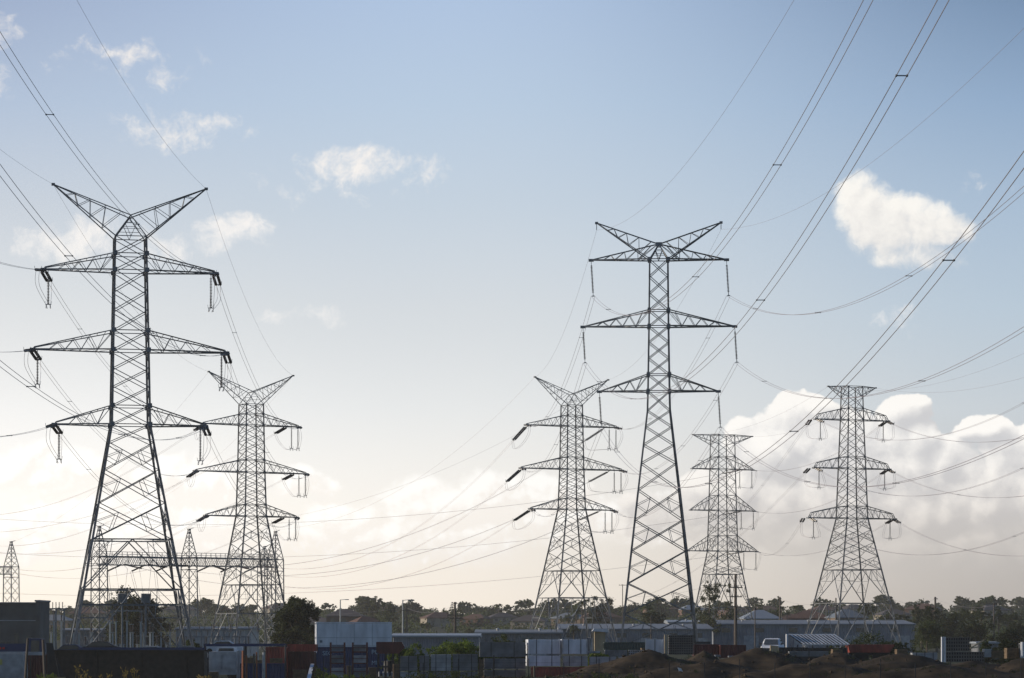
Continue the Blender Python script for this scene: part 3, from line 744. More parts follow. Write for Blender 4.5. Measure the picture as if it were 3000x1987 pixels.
def make_palm(seed, H, kind='palm_tree', L=2.4, nf=16):
    rng = random.Random(seed); r = empty(kind, (0,0,0)); v = []; f = []
    for k in range(nf):
        a = k*2*math.pi/nf+rng.uniform(-.2,.2); el = rng.uniform(-.1,1.1); d = Vector((math.cos(a), math.sin(a), 0)); sd_ = Vector((-math.sin(a), math.cos(a), 0)); LL = L*rng.uniform(.8,1.15)
        pts = []
        for i in range(7):
            t = i/6; pts.append(Vector((0,0,H))+d*LL*t*math.cos(el*(1-t*.4))+Vector((0,0,LL*(math.sin(el)*t-.85*t*t))))
        for i in range(6):
            for s in (-1,1):
                for j in range(2):
                    p = lerp(pts[i], pts[i+1], j/2); w_ = LL*.24*math.sin(math.pi*min(.95,(i+j/2+.8)/6.6)); q2 = p+sd_*s*w_+Vector((0,0,-w_*.55))+d*w_*.3
                    t_ = (pts[i+1]-pts[i])*.42; n = len(v); v += [tuple(p), tuple(p+t_), tuple(q2+t_*.3), tuple(q2)]; f.append((n,n+1,n+2,n+3))
    add('crown', mesh_of('crown', v, f, M['leaf_palm']), r)
    MB().tube([(0,0,-.3),(.08,0,H*.5),(0,0,H+.05)], [.22,.15,.13], 8).build('trunk', M['bark'], r); return r
def make_norfolk(seed, H):
    rng = random.Random(seed); r = empty('norfolk_pine', (0,0,0)); v = []; f = []
    z = H*.25; k = 0
    while z < H*.97:
        L = (H-z)*.30+.25; n_ = 7
        for a_ in range(n_):
            a = a_*6.283/n_+k*.4; d = Vector((math.cos(a), math.sin(a), .18)); sdv = Vector((-math.sin(a), math.cos(a), 0))
            for i in range(4):
                p = Vector((0,0,z))+d*L*(i+.5)/4; s = L*.16
                n = len(v); v += [tuple(p-d*s), tuple(p-sdv*s*.9), tuple(p+d*s), tuple(p+sdv*s*.9)]; f.append((n,n+1,n+2,n+3))
                n = len(v); v += [tuple(p-d*s-Vector((0,0,.1))), tuple(p+d*s), tuple(p+d*s*.6+Vector((0,0,.28))), tuple(p-d*s*.6+Vector((0,0,.2)))]; f.append((n,n+1,n+2,n+3))
        z += H*.065; k += 1
    add('crown', mesh_of('crown', v, f, M['leaf_dark']), r); MB().tube([(0,0,-.3),(0,0,H)], [.25,.04], 7).build('trunk', M['bark'], r); return r
def put(o, x, Y, label, group=None, s=1, rz=0, first=None, cat='tree', z=None):
    X = XP(x, Y); zz = hz(X, Y) if z is None else z
    place(o, (X, Y, zz), rz, s, label, group); o['category'] = cat; return o
def height_for(ytop, Y, x): return ZP(ytop, Y)-hz(XP(x, Y), Y)
# single trees that can be pointed at
put(make_tree(3, height_for(1736,430,880), 9.8, 'round', 30000, .2, M['leaf_dark'], 'fig_tree'), 878, 430, 'big dense dark tree with a rounded crown beside the red containers')
put(make_tree(5, height_for(1738,520,400), 13.0, 'round', 30000, .25, M['leaf_dark'], 'fig_tree'), 400, 520, 'broad dark tree standing between the legs of the tall left pylon')
put(make_tree(8, height_for(1700,620,2070), 8.5, 'gum', 6500, .17, M['leaf_gum'], 'gum_tree'), 2080, 600, 'tall airy gum tree behind the lower legs of the small flat topped pylon')
put(make_tree(9, height_for(1752,620,2150), 6.5, 'gum', 3000, .18, M['leaf_gum'], 'gum_tree'), 2125, 640, 'shorter airy gum tree right of the tall one, by the pole with crossarms')
put(make_tree(11, height_for(1728,800,1755), 8.0, 'round', 4000, .26, M['leaf_dark'], 'shade_tree'), 1752, 800, 'tall dark shade tree left of the suspension pylon base')
put(make_tree(12, height_for(1757,700,1880), 7.5, 'round', 4000, .24, M['leaf_dark'], 'shade_tree'), 1915, 720, 'dark bushy tree seen between the legs of the suspension pylon')
put(make_tree(13, height_for(1757,800,2550), 7.0, 'umbrella', 3500, .24, M['leaf_mid'], 'umbrella_tree'), 2540, 800, 'umbrella shaped tree in front of the right legs of the far right pylon')
put(make_tree(14, height_for(1785,780,2590), 7.5, 'round', 3000, .26, M['leaf_mid'], 'shade_tree'), 2592, 780, 'low rounded tree beside the umbrella shaped one')
put(make_tree(15, height_for(1772,900,2275), 5.5, 'round', 3000, .24, M['leaf_mid'], 'shade_tree'), 2272, 900, 'round tree by the thick timber pole, left of the two palms')
put(make_tree(16, height_for(1765,950,2235), 6.0, 'gum', 2600, .25, M['leaf_gum'], 'gum_tree'), 2228, 950, 'sparse spreading tree behind the pale roof')
put(make_tree(17, height_for(1755,1000,1135), 6.2, 'round', 3000, .28, M['leaf_mid'], 'shade_tree'), 1140, 1000, 'tall peaked tree rising left of the street lamp')
put(make_tree(18, height_for(1768,1000,1090), 5.0, 'gum', 2400, .28, M['leaf_gum'], 'gum_tree'), 1093, 1010, 'loose tree just left of the tall peaked one')
put(make_tree(19, height_for(1767,1200,1552), 3.6, 'cone', 1800, .24, M['leaf_dark'], 'cypress_tree'), 1552, 1200, 'dark egg shaped cypress left of the central horned pylon')
put(make_tree(20, height_for(1780,900,2648), 1.7, 'cone', 1200, .2, M['leaf_dark'], 'cypress_tree'), 2648, 900, 'narrow pointed cypress right of the far right pylon')
for i, (x, Y, yt, lb) in enumerate([(1460,1150,1766,'bushy palm on the skyline with a thick round head'),(1705,700,1752,'palm with drooping fronds left of the suspension pylon base'),(1688,760,1776,'lower palm in front of the tall dark shade tree'),
        (1895,760,1760,'palm with a round head between the suspension pylon legs'),(2329,900,1768,'left palm of the pair on the skyline'),(2343,900,1766,'right palm of the pair on the skyline'),(2306,900,1788,'small palm below the skyline pair'),
        (1680,560,1822,'palm low in front of the warehouse roofs'),(1830,1100,1775,'palm just left of the suspension pylon leg'),(2290,880,1770,'palm close against the thick timber pole')]):
    h = height_for(yt, Y, x); put(make_palm(30+i, h-1.0, L=1.7 if i > 3 else 2.6, nf=18), x, Y, lb, 'palms below the skyline', cat='palm')
put(make_norfolk(1, height_for(1764,1050,1325)), 1325, 1050, 'tiered norfolk pine left of the tall pole on the skyline', cat='pine')
put(make_norfolk(2, height_for(1770,1080,1342)), 1344, 1080, 'shorter tiered norfolk pine right of the tall pole on the skyline', cat='pine')
# right hand grove
for i, (x, Y, yt, W, k, m, lb) in enumerate([(2700,660,1757,8,'gum','leaf_gum','tallest ragged tree of the right grove, with a bare tip'),(2745,640,1773,9,'round','leaf_dark','dark tree below the short thick pole in the right grove'),(2715,560,1815,8,'round','leaf_mid','olive tree hanging over the right end of the warehouse'),
        (2790,620,1785,8,'round','leaf_dark','dark rounded tree in the middle of the right grove'),(2822,760,1778,7,'umbrella','leaf_mid','smaller flat crowned pine in the right grove'),(2872,780,1769,9,'umbrella','leaf_mid','highest flat crowned pine near the right edge'),
        (2925,780,1775,7,'umbrella','leaf_mid','leaning flat crowned pine right of the thin pole'),(2965,760,1788,6,'umbrella','leaf_mid','last flat crowned pine before the photo edge'),(2850,560,1815,9,'round','leaf_dark','low dark tree in front of the flat crowned pines'),
        (2950,480,1845,7,'round','leaf_dark','near dark bush tree low at the right edge'),(2640,700,1795,5,'gum','leaf_gum','small loose tree left of the right grove'),(2990,620,1815,8,'round','leaf_dark','dark tree cut by the right edge')]):
    put(make_tree(50+i, height_for(yt,Y,x), W, k, 4200, .2, M[m], 'grove_tree'), x, Y, lb, 'trees of the right grove')
# filler trees over the hill, copies of a few kinds
kinds = [make_tree(70, 7, 7, 'round', 1100, .42, M['leaf_mid'], 'hill_tree'), make_tree(71, 8, 6, 'gum', 900, .4, M['leaf_gum'], 'hill_tree'), make_tree(72, 6, 8, 'round', 1100, .42, M['leaf_dark'], 'hill_tree'),
         make_tree(73, 8, 7, 'umbrella', 900, .42, M['leaf_mid'], 'hill_tree'), make_tree(74, 7.5, 5, 'round', 1000, .38, M['leaf_mid'], 'hill_tree')]
KL = ['olive green rounded tree on the hillside','loose gum tree on the hillside','dark broad tree on the hillside','flat crowned tree on the hillside','narrow bushy tree on the hillside']
rng = random.Random(4); used = set()
for i in range(270):
    t = rng.random()**.8; Y = lerp(700, 1620, t); x = rng.uniform(120, 3050)
    if i < 110: Y = rng.uniform(1300,1560); x = 100+i*27+rng.uniform(-14,14)
    if 400 < x < 560 and Y < 900: Y = 1200
    k = rng.randrange(5); o = kinds[k] if k not in used else copy_tree(kinds[k]); used.add(k)
    s = rng.choice([.6,.8,.95,1.1,1.5])*rng.uniform(.85,1.15) if Y > 1200 else rng.uniform(.55,.85)
    if Y < 1000: s *= .8
    put(o, x, Y, KL[k], 'trees scattered over the hill: '+KL[k].split(' tree')[0], s=(s*rng.uniform(1.0,1.5),s*1.2,s), rz=rng.uniform(0,6.28), z=hz(XP(x,Y),Y)-1.6*s)
# ---------------------------------------------------------------- hill houses
M['roofs'] = [mat('brown_roof_tiles',(.10,.055,.04),.8,0,.2,2,.2), mat('terracotta_roof_tiles',(.11,.06,.045),.8,0,.2,2,.2), mat('grey_metal_roof',(.16,.18,.20),.5,.1,.15), mat('pale_roof',(.24,.27,.31),.5,.1,.1), mat('dark_tile_roof',(.07,.06,.06),.8)]
M['housewalls'] = [mat('red_brick_wall',(.11,.065,.05),.9,0,.25,6), mat('cream_wall',(.24,.21,.17),.85), mat('tan_brick_wall',(.16,.12,.09),.9)]
M['glass'] = mat('window_glass',(.05,.06,.07),.1,0,.1,spec=.8)
def make_house(W, Dp, h, rh, rm, wm, name='house'):
    r = empty(name, (0,0,0)); MB().box((-W/2,-Dp/2,-1),(W/2,Dp/2,h)).build('wall', wm, r)
    e = .45; a, b = W/2+e, Dp/2+e; k = min(b, a*.8); mb = MB()
    mb.v = [(-a,-b,h),(a,-b,h),(a,b,h),(-a,b,h),(-a+k,0,h+rh),(a-k,0,h+rh),(-a,-b,h-.18),(a,-b,h-.18),(a,b,h-.18),(-a,b,h-.18)]
    mb.f = [(0,1,5,4),(1,2,5),(2,3,4,5),(3,0,4),(6,7,1,0),(7,8,2,1),(8,9,3,2),(9,6,0,3),(9,8,7,6)]
    mb.build('roof', rm, r)
    for wx in (-.32,-.02,.28):
        MB().box((W*wx-.7,-Dp/2-.04,h*.38),(W*wx+.7,-Dp/2-.005,h*.8)).build('window', M['glass'], r)
    return r
hp = [make_house(13,9,2.9,2.2,M['roofs'][i%5],M['housewalls'][i%3]) for i in range(5)]
HL = ['brown tiled house among the hillside trees','terracotta roofed house among the hillside trees','grey metal roofed house among the hillside trees','pale roofed house among the hillside trees','dark roofed house among the hillside trees']
used = set(); rng = random.Random(12)
for i in range(30):
    k = rng.choice([0,0,1,2,4,4,3]); o = hp[k] if k not in used else copy_tree(hp[k]); used.add(k)
    Y = rng.uniform(880,1420); x = 160+i*94+rng.uniform(-20,20)
    X = XP(x,Y); place(o, (X,Y,hz(X,Y)+.6), rng.uniform(-.5,.5), rng.uniform(.8,1.15), HL[k], 'houses on the hill: '+HL[k].split(' house')[0]); o['category'] = 'house'
def spec_house(x, Y, yt, W, rm, wm, lb, rz=0):
    o = make_house(W, 9, 3, 2.3, rm, wm); X = XP(x,Y); place(o, (X,Y,ZP(yt,Y)-5.3), rz, 1, lb); o['category'] = 'house'
spec_house(1012, 900, 1784, 11.5, M['roofs'][4], M['housewalls'][0], 'brick house with a low dark hipped roof right of the big dark tree')
spec_house(2225, 760, 1787, 9.5, M['roofs'][3], M['housewalls'][1], 'house with a pale roof left of the thick timber pole', .1)
spec_house(2370, 820, 1788, 12, M['roofs'][0], M['housewalls'][0], 'wide brown roofed house below the skyline palms', -.1)
spec_house(2480, 800, 1785, 9, M['roofs'][2], M['housewalls'][2], 'house with a blue grey hipped roof seen through the far right pylon', .2)
spec_house(1070, 760, 1806, 9, M['roofs'][1], M['housewalls'][1], 'house with terracotta gables above the white container', .4)

# low scrub and garden growth covering the slope between houses and trees
rng = random.Random(99); v = []; f = []
for c in range(2300):
    Y = lerp(690, 1640, rng.random()**.75); x = rng.uniform(60, 3080); X = XP(x,Y); zz = hz(X,Y); hh = rng.uniform(1.0,3.6)*(1 if Y > 850 else .6); w_ = rng.uniform(2,6)
    for _ in range(26):
        p = Vector((X+rng.gauss(0,w_*.4), Y+rng.gauss(0,2), zz+abs(rng.gauss(0,.5))*hh)); s = rng.uniform(.3,.75)
        a = Vector((rng.gauss(0,1),rng.gauss(0,1),rng.gauss(0,.8))).normalized()*s; b = a.cross(Vector((rng.gauss(0,1),rng.gauss(0,1),rng.gauss(0,1)))).normalized()*s*.7
        i = len(v); v += [tuple(p-a), tuple(p-b), tuple(p+a), tuple(p+b)]; f.append((i,i+1,i+2,i+3))
o = add('hillside_scrub', mesh_of('hillside_scrub', v, f, M['leaf_mid'])); tag(o, 'low brownish green scrub covering the hillside between the houses', 'scrub', kind='stuff')
# ---------------------------------------------------------------- yard materials
def paint(n, c, **k): return mat(n, c, k.pop('rough',.55), 0, k.pop('var',.18), k.pop('scale',1.2), k.pop('bump',0), **k)
M['white'] = paint('chalky_white_paint', (.55,.57,.62), var=.2, scale=1.5, stretch=(1,1,.3)); M['blue'] = paint('navy_container_paint', (.018,.035,.10)); M['red'] = paint('faded_red_paint', (.24,.04,.026), var=.45, scale=2.2, stretch=(1,1,.25))
M['darkred'] = paint('dark_red_paint', (.085,.02,.018), var=.45, scale=2.2, stretch=(1,1,.25)); M['brown'] = paint('rusty_brown_steel', (.04,.03,.022), var=.35, scale=2.5, rough=.8); M['grey'] = paint('dull_grey_panel', (.14,.145,.155), var=.35, scale=1.1)
M['lgrey'] = paint('pale_grey_panel', (.30,.31,.33), var=.3, scale=1.4); M['bluegrey'] = paint('blue_grey_cladding', (.17,.185,.215), var=.3, scale=.4); M['black'] = paint('blackened_steel', (.025,.025,.028)); M['green'] = paint('dark_green_paint', (.035,.055,.05))
M['timber'] = paint('weathered_timber', (.085,.07,.06), rough=.9, scale=5, stretch=(1,1,.15)); M['tan'] = paint('tan_sheet', (.36,.28,.18)); M['orange'] = paint('orange_paint', (.20,.06,.02)); M['concrete'] = paint('grey_render', (.11,.105,.10), rough=.9, var=.25, scale=.5)
M['rubber'] = paint('black_rubber', (.02,.02,.02), rough=.9); M['lamp_red'] = paint('red_lens', (.5,.03,.02), rough=.2); M['letter'] = paint('white_lettering', (.35,.45,.55)); M['chrome'] = mat('chrome_trim', (.6,.6,.6), .15, .9, .05)
M['soil'] = mat('dark_soil', (.022,.019,.017), .95, 0, .4, .7, .8, .1, (.065,.048,.032)); M['dry'] = leafmat('dry_grass', (.16,.11,.04), (.26,.17,.05)); M['perf'] = paint('perforated_steel', (.13,.115,.105)); M['hole'] = paint('painted_hollow_shade', (.02,.018,.016))  # hollow colour is near black to paint in the shade of gaps
def dims(x0, x1, yt, yb, Y): return XP(x0,Y), XP(x1,Y), ZP(yt,Y), ZP(yb,Y)
def T(o, label, cat, group=None): return tag(o, label, cat, group)
def ribbed(L, h, y, rib=.28, dpt=.036):                  # trapezoid-corrugated sheet in the xz plane
    v = []; f = []; xs = []; x = 0; k = 0
    while x < L-1e-3:
        xs += [(x, 0 if k%2 == 0 else dpt), (min(L, x+rib*.32), 0 if k%2 == 0 else dpt)]; x += rib*.5; k += 1
    xs = sorted(set(xs)); xs[-1] = (L, xs[-1][1])
    for x, d in xs: v += [(x, y-d, 0), (x, y-d, h)]
    for i in range(len(xs)-1): f.append((i*2, i*2+2, i*2+3, i*2+1))
    return v, f
def container(x, Y, z, L, h, Dp, m, label, rz=0, group=None, open_top=False, name='shipping_container', cat='shipping container', flat=False):
    r = empty(name, (x,Y,z), rz, label, cat, group); p = .14
    mb = MB()
    if flat: mb.box((p*.4,-.03+.05,p),(L-p*.4,Dp,h-p))
    else:
        mb.box((p*.6,.05,p*.6),(L-p*.6,Dp-.05,h-(.5 if open_top else .06)))
        v, f = ribbed(L-2*p, h-2*p, .045); i = len(mb.v); mb.v += [(a+p,b,c+p) for a,b,c in v]; mb.f += [tuple(q_+i for q_ in ff) for ff in f]
    mb.build('body', m, r)
    mb = MB()
    for X_ in (0, L-p):
        for y_ in (0, Dp-p): mb.box((X_,y_,0),(X_+p,y_+p,h))
    for z_ in (0, h-p*.8):
        mb.box((p,0.003,z_+.003),(L-p,p*.7,z_+p*.8)); mb.box((p,Dp-p*.7,z_+.003),(L-p,Dp-.003,z_+p*.8))
        mb.box((0.003,p,z_+.003),(p*.7,Dp-p,z_+p*.8)); mb.box((L-p*.7,p,z_+.003),(L-.003,Dp-p,z_+p*.8))
    mb.build('frame', m, r); return r
def cpx(x0, x1, yt, yb, Y, m, label, Dp=2.4, rz=0, **k):
    a, b, zt, zb = dims(x0,x1,yt,yb,Y); return container(a, Y, zb, b-a, zt-zb, Dp, m, label, rz, **k)
def slab_stack(x0, x1, yt, yb, Y, m, label, Dp=1.2, lay=.13, cat='panel stack', name='panel_stack', group='stacks of building panels', straps=2, posts=None, rz=0):
    a, b, zt, zb = dims(x0,x1,yt,yb,Y); L, h = b-a, zt-zb; r = empty(name, (a,Y,zb), rz, label, cat, group); n = max(2, round(h/lay)); g = .028
    rg = random.Random(int(x0*7+yt)); ring = []
    for i in range(n):
        z0, z1 = h*i/n, h*(i+1)/n; j = rg.uniform(-.02,.02); ring += [(j,z0+g*.4),(j,z1-g)]+([(.045,z1-g*.9),(.045,z1+g*.3)] if i < n-1 else [])
    v = []; f = []
    for (o, z) in ring: v += [(o,o,z),(L-o,o,z),(L-o,Dp-o,z),(o,Dp-o,z)]
    for i in range(len(ring)-1):
        for k in range(4): f.append((i*4+k,i*4+(k+1)%4,(i+1)*4+(k+1)%4,(i+1)*4+k))
    f += [(3,2,1,0), tuple(len(v)-4+k for k in range(4))]
    me = bpy.data.meshes.new('panels'); me.from_pydata(v,[],f); me.materials.append(m); o = bpy.data.objects.new('panels', me); col.objects.link(o); o.parent = r
    for i in range(straps):
        xx = L*(i+.5)/straps; MB().box((xx-.03,-.03,0),(xx+.03,-.004,h)).box((xx-.03,-.03,h),(xx+.03,Dp,h+.012)).build('strap', M['black'], r)
    if posts:
        for xx in (0, L): MB().box((xx-.06,-.10,-.02),(xx+.06,-.035,h+.05)).build('post', posts, r)
    return r
def stillage(x0, x1, yt, yb, Y, label, load, frame='darkred'):
    a, b, zt, zb = dims(x0,x1,yt,yb,Y); L, h, Dp = b-a, zt-zb, 1.2; r = empty('steel_stillage', (a,Y,zb), 0, label, 'stillage', 'loaded steel stillages'); t = .11
    mb = MB()
    for X_ in (0,L-t):
        for y_ in (0,Dp-t): mb.box((X_,y_,0),(X_+t,y_+t,h+.12))
    mb.box((t,0,.05),(L-t,.08,.17)).box((t,Dp-.08,.05),(L-t,Dp,.17)).box((0,t,.06),(.08,Dp-t,.16)).box((L-.08,t,.06),(L,Dp-t,.16)).box((t,.02,h*.55),(L-t,.06,h*.6))
    mb.build('frame', M[frame], r); mb = MB(); n = 4
    for i in range(n): mb.box((t+.04,.09,.17+(h*.72)*i/n),(L-t-.04,Dp-.1,.17+(h*.72)*(i+.86)/n))
    mb.box((t+.1,.14,.17),(L-t-.1,Dp-.15,.17+h*.6)); mb.build('load', load, r); return r
def perforated(x0, x1, yt, yb, Y, label, rows, colsn, m, posts=None, Dp=1.2):
    a, b, zt, zb = dims(x0,x1,yt,yb,Y); L, h = b-a, zt-zb; r = empty('perforated_panel_stack', (a,Y,zb), 0, label, 'panel stack', 'stacks of perforated steel panels'); mb = MB(); cw, rh = L/colsn, h/rows
    for i in range(rows+1): mb.box((0,0,max(0,i*rh-rh*.2)),(L,Dp,min(h,i*rh+rh*.2)))
    mb.build('panels', m, r)
    mb = MB()
    for j in range(colsn+1): mb.box((max(0,j*cw-cw*.2),.02,.003),(min(L,j*cw+cw*.2),.10,h-.003))
    mb.build('web', m, r); MB().box((.05,.3,.03),(L-.05,.36,h-.03)).build('hole_shade', M['hole'], r)  # dark sheet behind the web paints in the shade of its holes
    if posts:
        for k in range(2): MB().bar((-.16-.22*k,-.05,0),(-.16-.22*k,-.05,h+.06),.14,.5).build('end_post', posts, r)
    return r
def post(x, yt, Y, w_, label, m, name='post', cat='post', lean=0, group=None, z0=0):
    X = XP(x,Y); zt = ZP(yt,Y); mb = MB().tube([(0,0,z0-.2),(lean*.5,0,(zt+z0)/2),(lean,0,zt)], [w_/2,w_*.48,w_*.42], 8); o = mb.build(name, m); o.location = (X,Y,0); return T(o, label, cat, group)

# ---------------------------------------------------------------- buildings behind the yard
def shed(x0, x1, yt, Y, Dp, rise, m, rm, label, name='warehouse', cat='warehouse', doors=0, wave=True, vents=0, z0=0, fascia=.25):
    a, b = XP(x0,Y), XP(x1,Y); zt = ZP(yt,Y); L = b-a; r = empty(name, (a,Y,0), 0, label, cat)
    mb = MB().box((0,.06,-.3),(L,Dp,zt-fascia)); mb.build('wall', m, r)
    v, f = ribbed(L, zt-fascia-.01, .055, .5 if L > 20 else .3, .05); me = mesh_of('cladding', v, f, m); add('cladding', me, r)
    mb = MB(); mb.v = [(-.3,-.3,zt-fascia),(L+.3,-.3,zt-fascia),(L+.3,Dp+.3,zt-fascia),(-.3,Dp+.3,zt-fascia),(-.3,-.3,zt),(L+.3,-.3,zt),(L+.3,Dp+.3,zt),(-.3,Dp+.3,zt),(-.3,Dp/2,zt+rise),(L+.3,Dp/2,zt+rise)]
    mb.f = [(3,2,1,0),(0,1,5,4),(2,3,7,6),(4,5,9,8),(6,7,8,9),(0,4,8,7,3),(1,2,6,9,5)]
    mb.build('roof', rm, r)
    for i in range(doors):
        xx = L*(i+.6)/doors; MB().box((xx,-.06,0),(xx+3.2,-.01,min(3.6,zt*.62))).build('roller_door', M['lgrey'], r)
    if L > 15:
        for i in range(6): MB().box((L*(i+.25)/6,-.05,zt-fascia-1.5),(L*(i+.25)/6+1.8,-.004,zt-fascia-.6)).build('window', M['glass'], r)
    for i in range(vents):
        xx = L*(i+.5)/vents; mb = MB().lathe([(.2,0),(.2,.25),(.3,.28),(.28,.42),(.1,.5)], 10, (xx, Dp*.3, zt+rise*.5)); mb.build('roof_vent', M['lgrey'], r)
    return r
M['roofmetal'] = mat('weathered_roof_sheet', (.16,.17,.19), .55, .1, .12, .3)
shed(2090, 2680, 1828, 600, 40, .9, M['bluegrey'], M['roofmetal'], 'long blue grey warehouse running behind the white pickup to the right grove', doors=4, vents=3)
shed(1640, 2086, 1842, 560, 36, 1.0, M['bluegrey'], M['roofmetal'], 'lower blue grey warehouse behind the suspension pylon base', doors=3, vents=3)
shed(1960, 2070, 1822, 700, 24, .5, M['lgrey'], M['roofs'][3], 'pale roofed building showing above the lower warehouse', vents=1)
shed(1395, 1645, 1853, 480, 22, .5, M['grey'], M['roofmetal'], 'grey shed with a flat roof left of the warehouses', doors=1, vents=2)
shed(1150, 1402, 1862, 400, 20, .3, M['bluegrey'], M['roofs'][3], 'low pale blue building right of the white container', name='low_building', cat='building')
shed(515, 735, 1842, 520, 16, .4, M['lgrey'], M['roofmetal'], 'pale control building behind the smaller left pylon', doors=1, name='control_building', cat='building')
shed(180, 330, 1845, 560, 12, .3, M['grey'], M['roofmetal'], 'small grey building half hidden by substation posts', name='control_building', cat='building')
shed(2865, 2925, 1881, 420, 6, .05, M['grey'], M['roofs'][3], 'small white hut among trees near the right edge', name='site_hut', cat='hut')
# grey rendered building at the left edge
a, b, zt, zb = dims(-90, 105, 1768, 1900, 340); r = empty('grey_building', (a,340,0), 0, 'plain dark grey building with a raised parapet end at the left edge', 'building')
L = b-a; L2 = L+.5; MB().box((0,0,-.3),(L,6.8,zt)).build('wall', M['concrete'], r); MB().box((L+.002,-.15,-.3),(L2,6.9,ZP(1763,340))).build('end_wall', M['concrete'], r)
MB().box((-.2,-.18,zt+.002),(L,6.8,zt+.14)).build('coping', M['roofmetal'], r); MB().box((L-.1,-.28,ZP(1763,340)+.002),(L2+.15,7.0,ZP(1763,340)+.2)).build('coping', M['roofmetal'], r)
MB().box((L*.45,-.06,zt-2.1),(L,-.005,zt-2.0)).build('ledge', M['lgrey'], r)
for xx, w_, h_ in ((.38,.55,3.2),(.47,.5,3.2),(.56,.5,3.2),(.68,.5,4.2),(.88,.5,3.9)): MB().box((L*xx+.0,-.05,.2),(L*xx+w_,-.004,h_)).build('window', M['glass'], r)
MB().box((L2-.9,-.2,.2),(L2-.4,-.155,3.6)).build('door', M['glass'], r)

# ---------------------------------------------------------------- poles
def street_lamp(x, yt, Y, label):
    zt = ZP(yt,Y); g = hz(XP(x,Y),Y); r = empty('street_lamp', (XP(x,Y),Y,g), 0, label, 'street lamp', 'street lamps'); h = zt-g
    MB().tube([(0,0,-.3),(0,0,h*.6),(0,0,h)],[.2,.16,.13],8).build('pole', M['steel_light'], r); MB().bar((0,0,h-.1),(1.3,0,h+.05),.12).build('arm', M['steel_light'], r); MB().box((1.2,-.2,h-.1),(2.1,.2,h+.1)).build('lamp_head', M['lgrey'], r)
street_lamp(997, 1757, 700, 'street lamp in front of the brick house by the big dark tree'); street_lamp(1180, 1758, 620, 'street lamp standing close beside a timber power pole')
def power_pole(x, yt, Y, label, arms=((.6,2.4),), w_=.32, trans=False, arm_mat='timber', rz=.3):
    g = hz(XP(x,Y),Y); h = ZP(yt,Y)-g; r = empty('power_pole', (XP(x,Y),Y,g), rz, label, 'power pole', 'timber power poles')
    MB().tube([(0,0,-.3),(0,0,h*.5),(0,0,h)],[w_/2*1.15,w_/2,w_/2*.75],10).build('pole', M['timber'], r)
    for dz_, wa in arms:
        MB().box((-wa/2,-w_/2-.12,h-dz_-.07),(wa/2,-w_/2-.01,h-dz_+.07)).build('crossarm', M['timber'], r)
        for i in range(4):
            xx = -wa/2+.15+(wa-.3)*i/3; MB().lathe([(.02,0),(.07,.05),(.04,.1),(.07,.15),(.03,.22)],8,(xx,-w_/2-.06,h-dz_+.072)).build('insulator', M['porcelain'], r)
    if trans: MB().lathe([(.3,0),(.34,.1),(.34,.9),(.2,1.0)],12,(0,-w_/2-.5,h-4.6)).bar((0,-w_/2,h-3.8),(0,-w_/2-.3,h-3.8),.08).build('transformer', M['steel'], r)
    return r, h, g
PP = {}
for k_, a_ in dict(a=(1192,1775,620,'timber power pole with one crossarm beside a street lamp',((1.0,3.0),)), b=(1333,1764,520,'tall timber power pole with stacked crossarms rising over the hillside',((.3,.8),(2.4,3.0),(3.0,2.4)),.5), c=(2155,1682,400,'thick grey power pole with three bracket arms in front of the small flat topped pylon',((1.9,1.9),(3.2,1.7),(4.6,1.5)),.46),
        e=(2285,1749,720,'thick plain timber pole left of the skyline palms',((.5,.6),),.5), f=(2449,1752,640,'timber pole between the left legs of the far right pylon',((1.6,1.2),),.4), g=(2609,1748,640,'timber pole against the right leg of the far right pylon',((.3,.6),),.42),
        h=(2740,1749,800,'short thick pole top standing above the right grove',((.6,1.2),),.7), i=(2912,1768,640,'slim greenish pole among the flat crowned pines',((.2,1.2),),.34), j=(2212,1783,460,'thin dark pole in front of the long warehouse',((.2,.5),),.2), k=(1907,1807,520,'thin pole in front of the lower warehouse',((.2,.4),),.2),
        l=(1824,1712,900,'pole carrying a short slanted crossarm left of the suspension pylon leg',((.3,2.6),),.3), m=(2801,1777,1200,'thin distant pole between the grove trees',((.2,1.6),),.3)).items(): PP[k_] = power_pole(*a_)
def pole_wire(a, b, label, dz_=.5, sag=1.2, r_=.018):
    pa, ha, ga = PP[a] if isinstance(a,str) else (None,)*3; A_ = pa.location+Vector((0,0,ha-dz_)) if pa else P(*a); B_ = PP[b][0].location+Vector((0,0,PP[b][1]-dz_)) if isinstance(b,str) else P(*b)
    wire_thing(label, span_fn(A_, B_, sag), 0, 1, r_, 24, 0, 0, 'distribution_wire', 'power line', 'thin wires between the timber poles')
for i, (a, b, lb) in enumerate([('a','b','thin low wire from the lamp side pole to the tall pole with stacked crossarms'),((500,1800,640),'a','thin low wire reaching the lamp side pole from behind the big dark tree'),('b',(1835,1772,640),'thin low wire running right from the tall pole with stacked crossarms'),
        ('e','f','thin wire between the thick timber pole and the far right pylon'),('g','h','thin wire from the pole by the right pylon leg to the grove pole'),('h','i','thin wire from the grove pole to the slim greenish pole'),('i',(3060,1800,640),'thin wire from the slim greenish pole out past the photo edge'),('c',(1830,1745,700),'thin wire from the thick grey bracket pole running left behind the suspension pylon')]):
    pole_wire(a, b, lb)

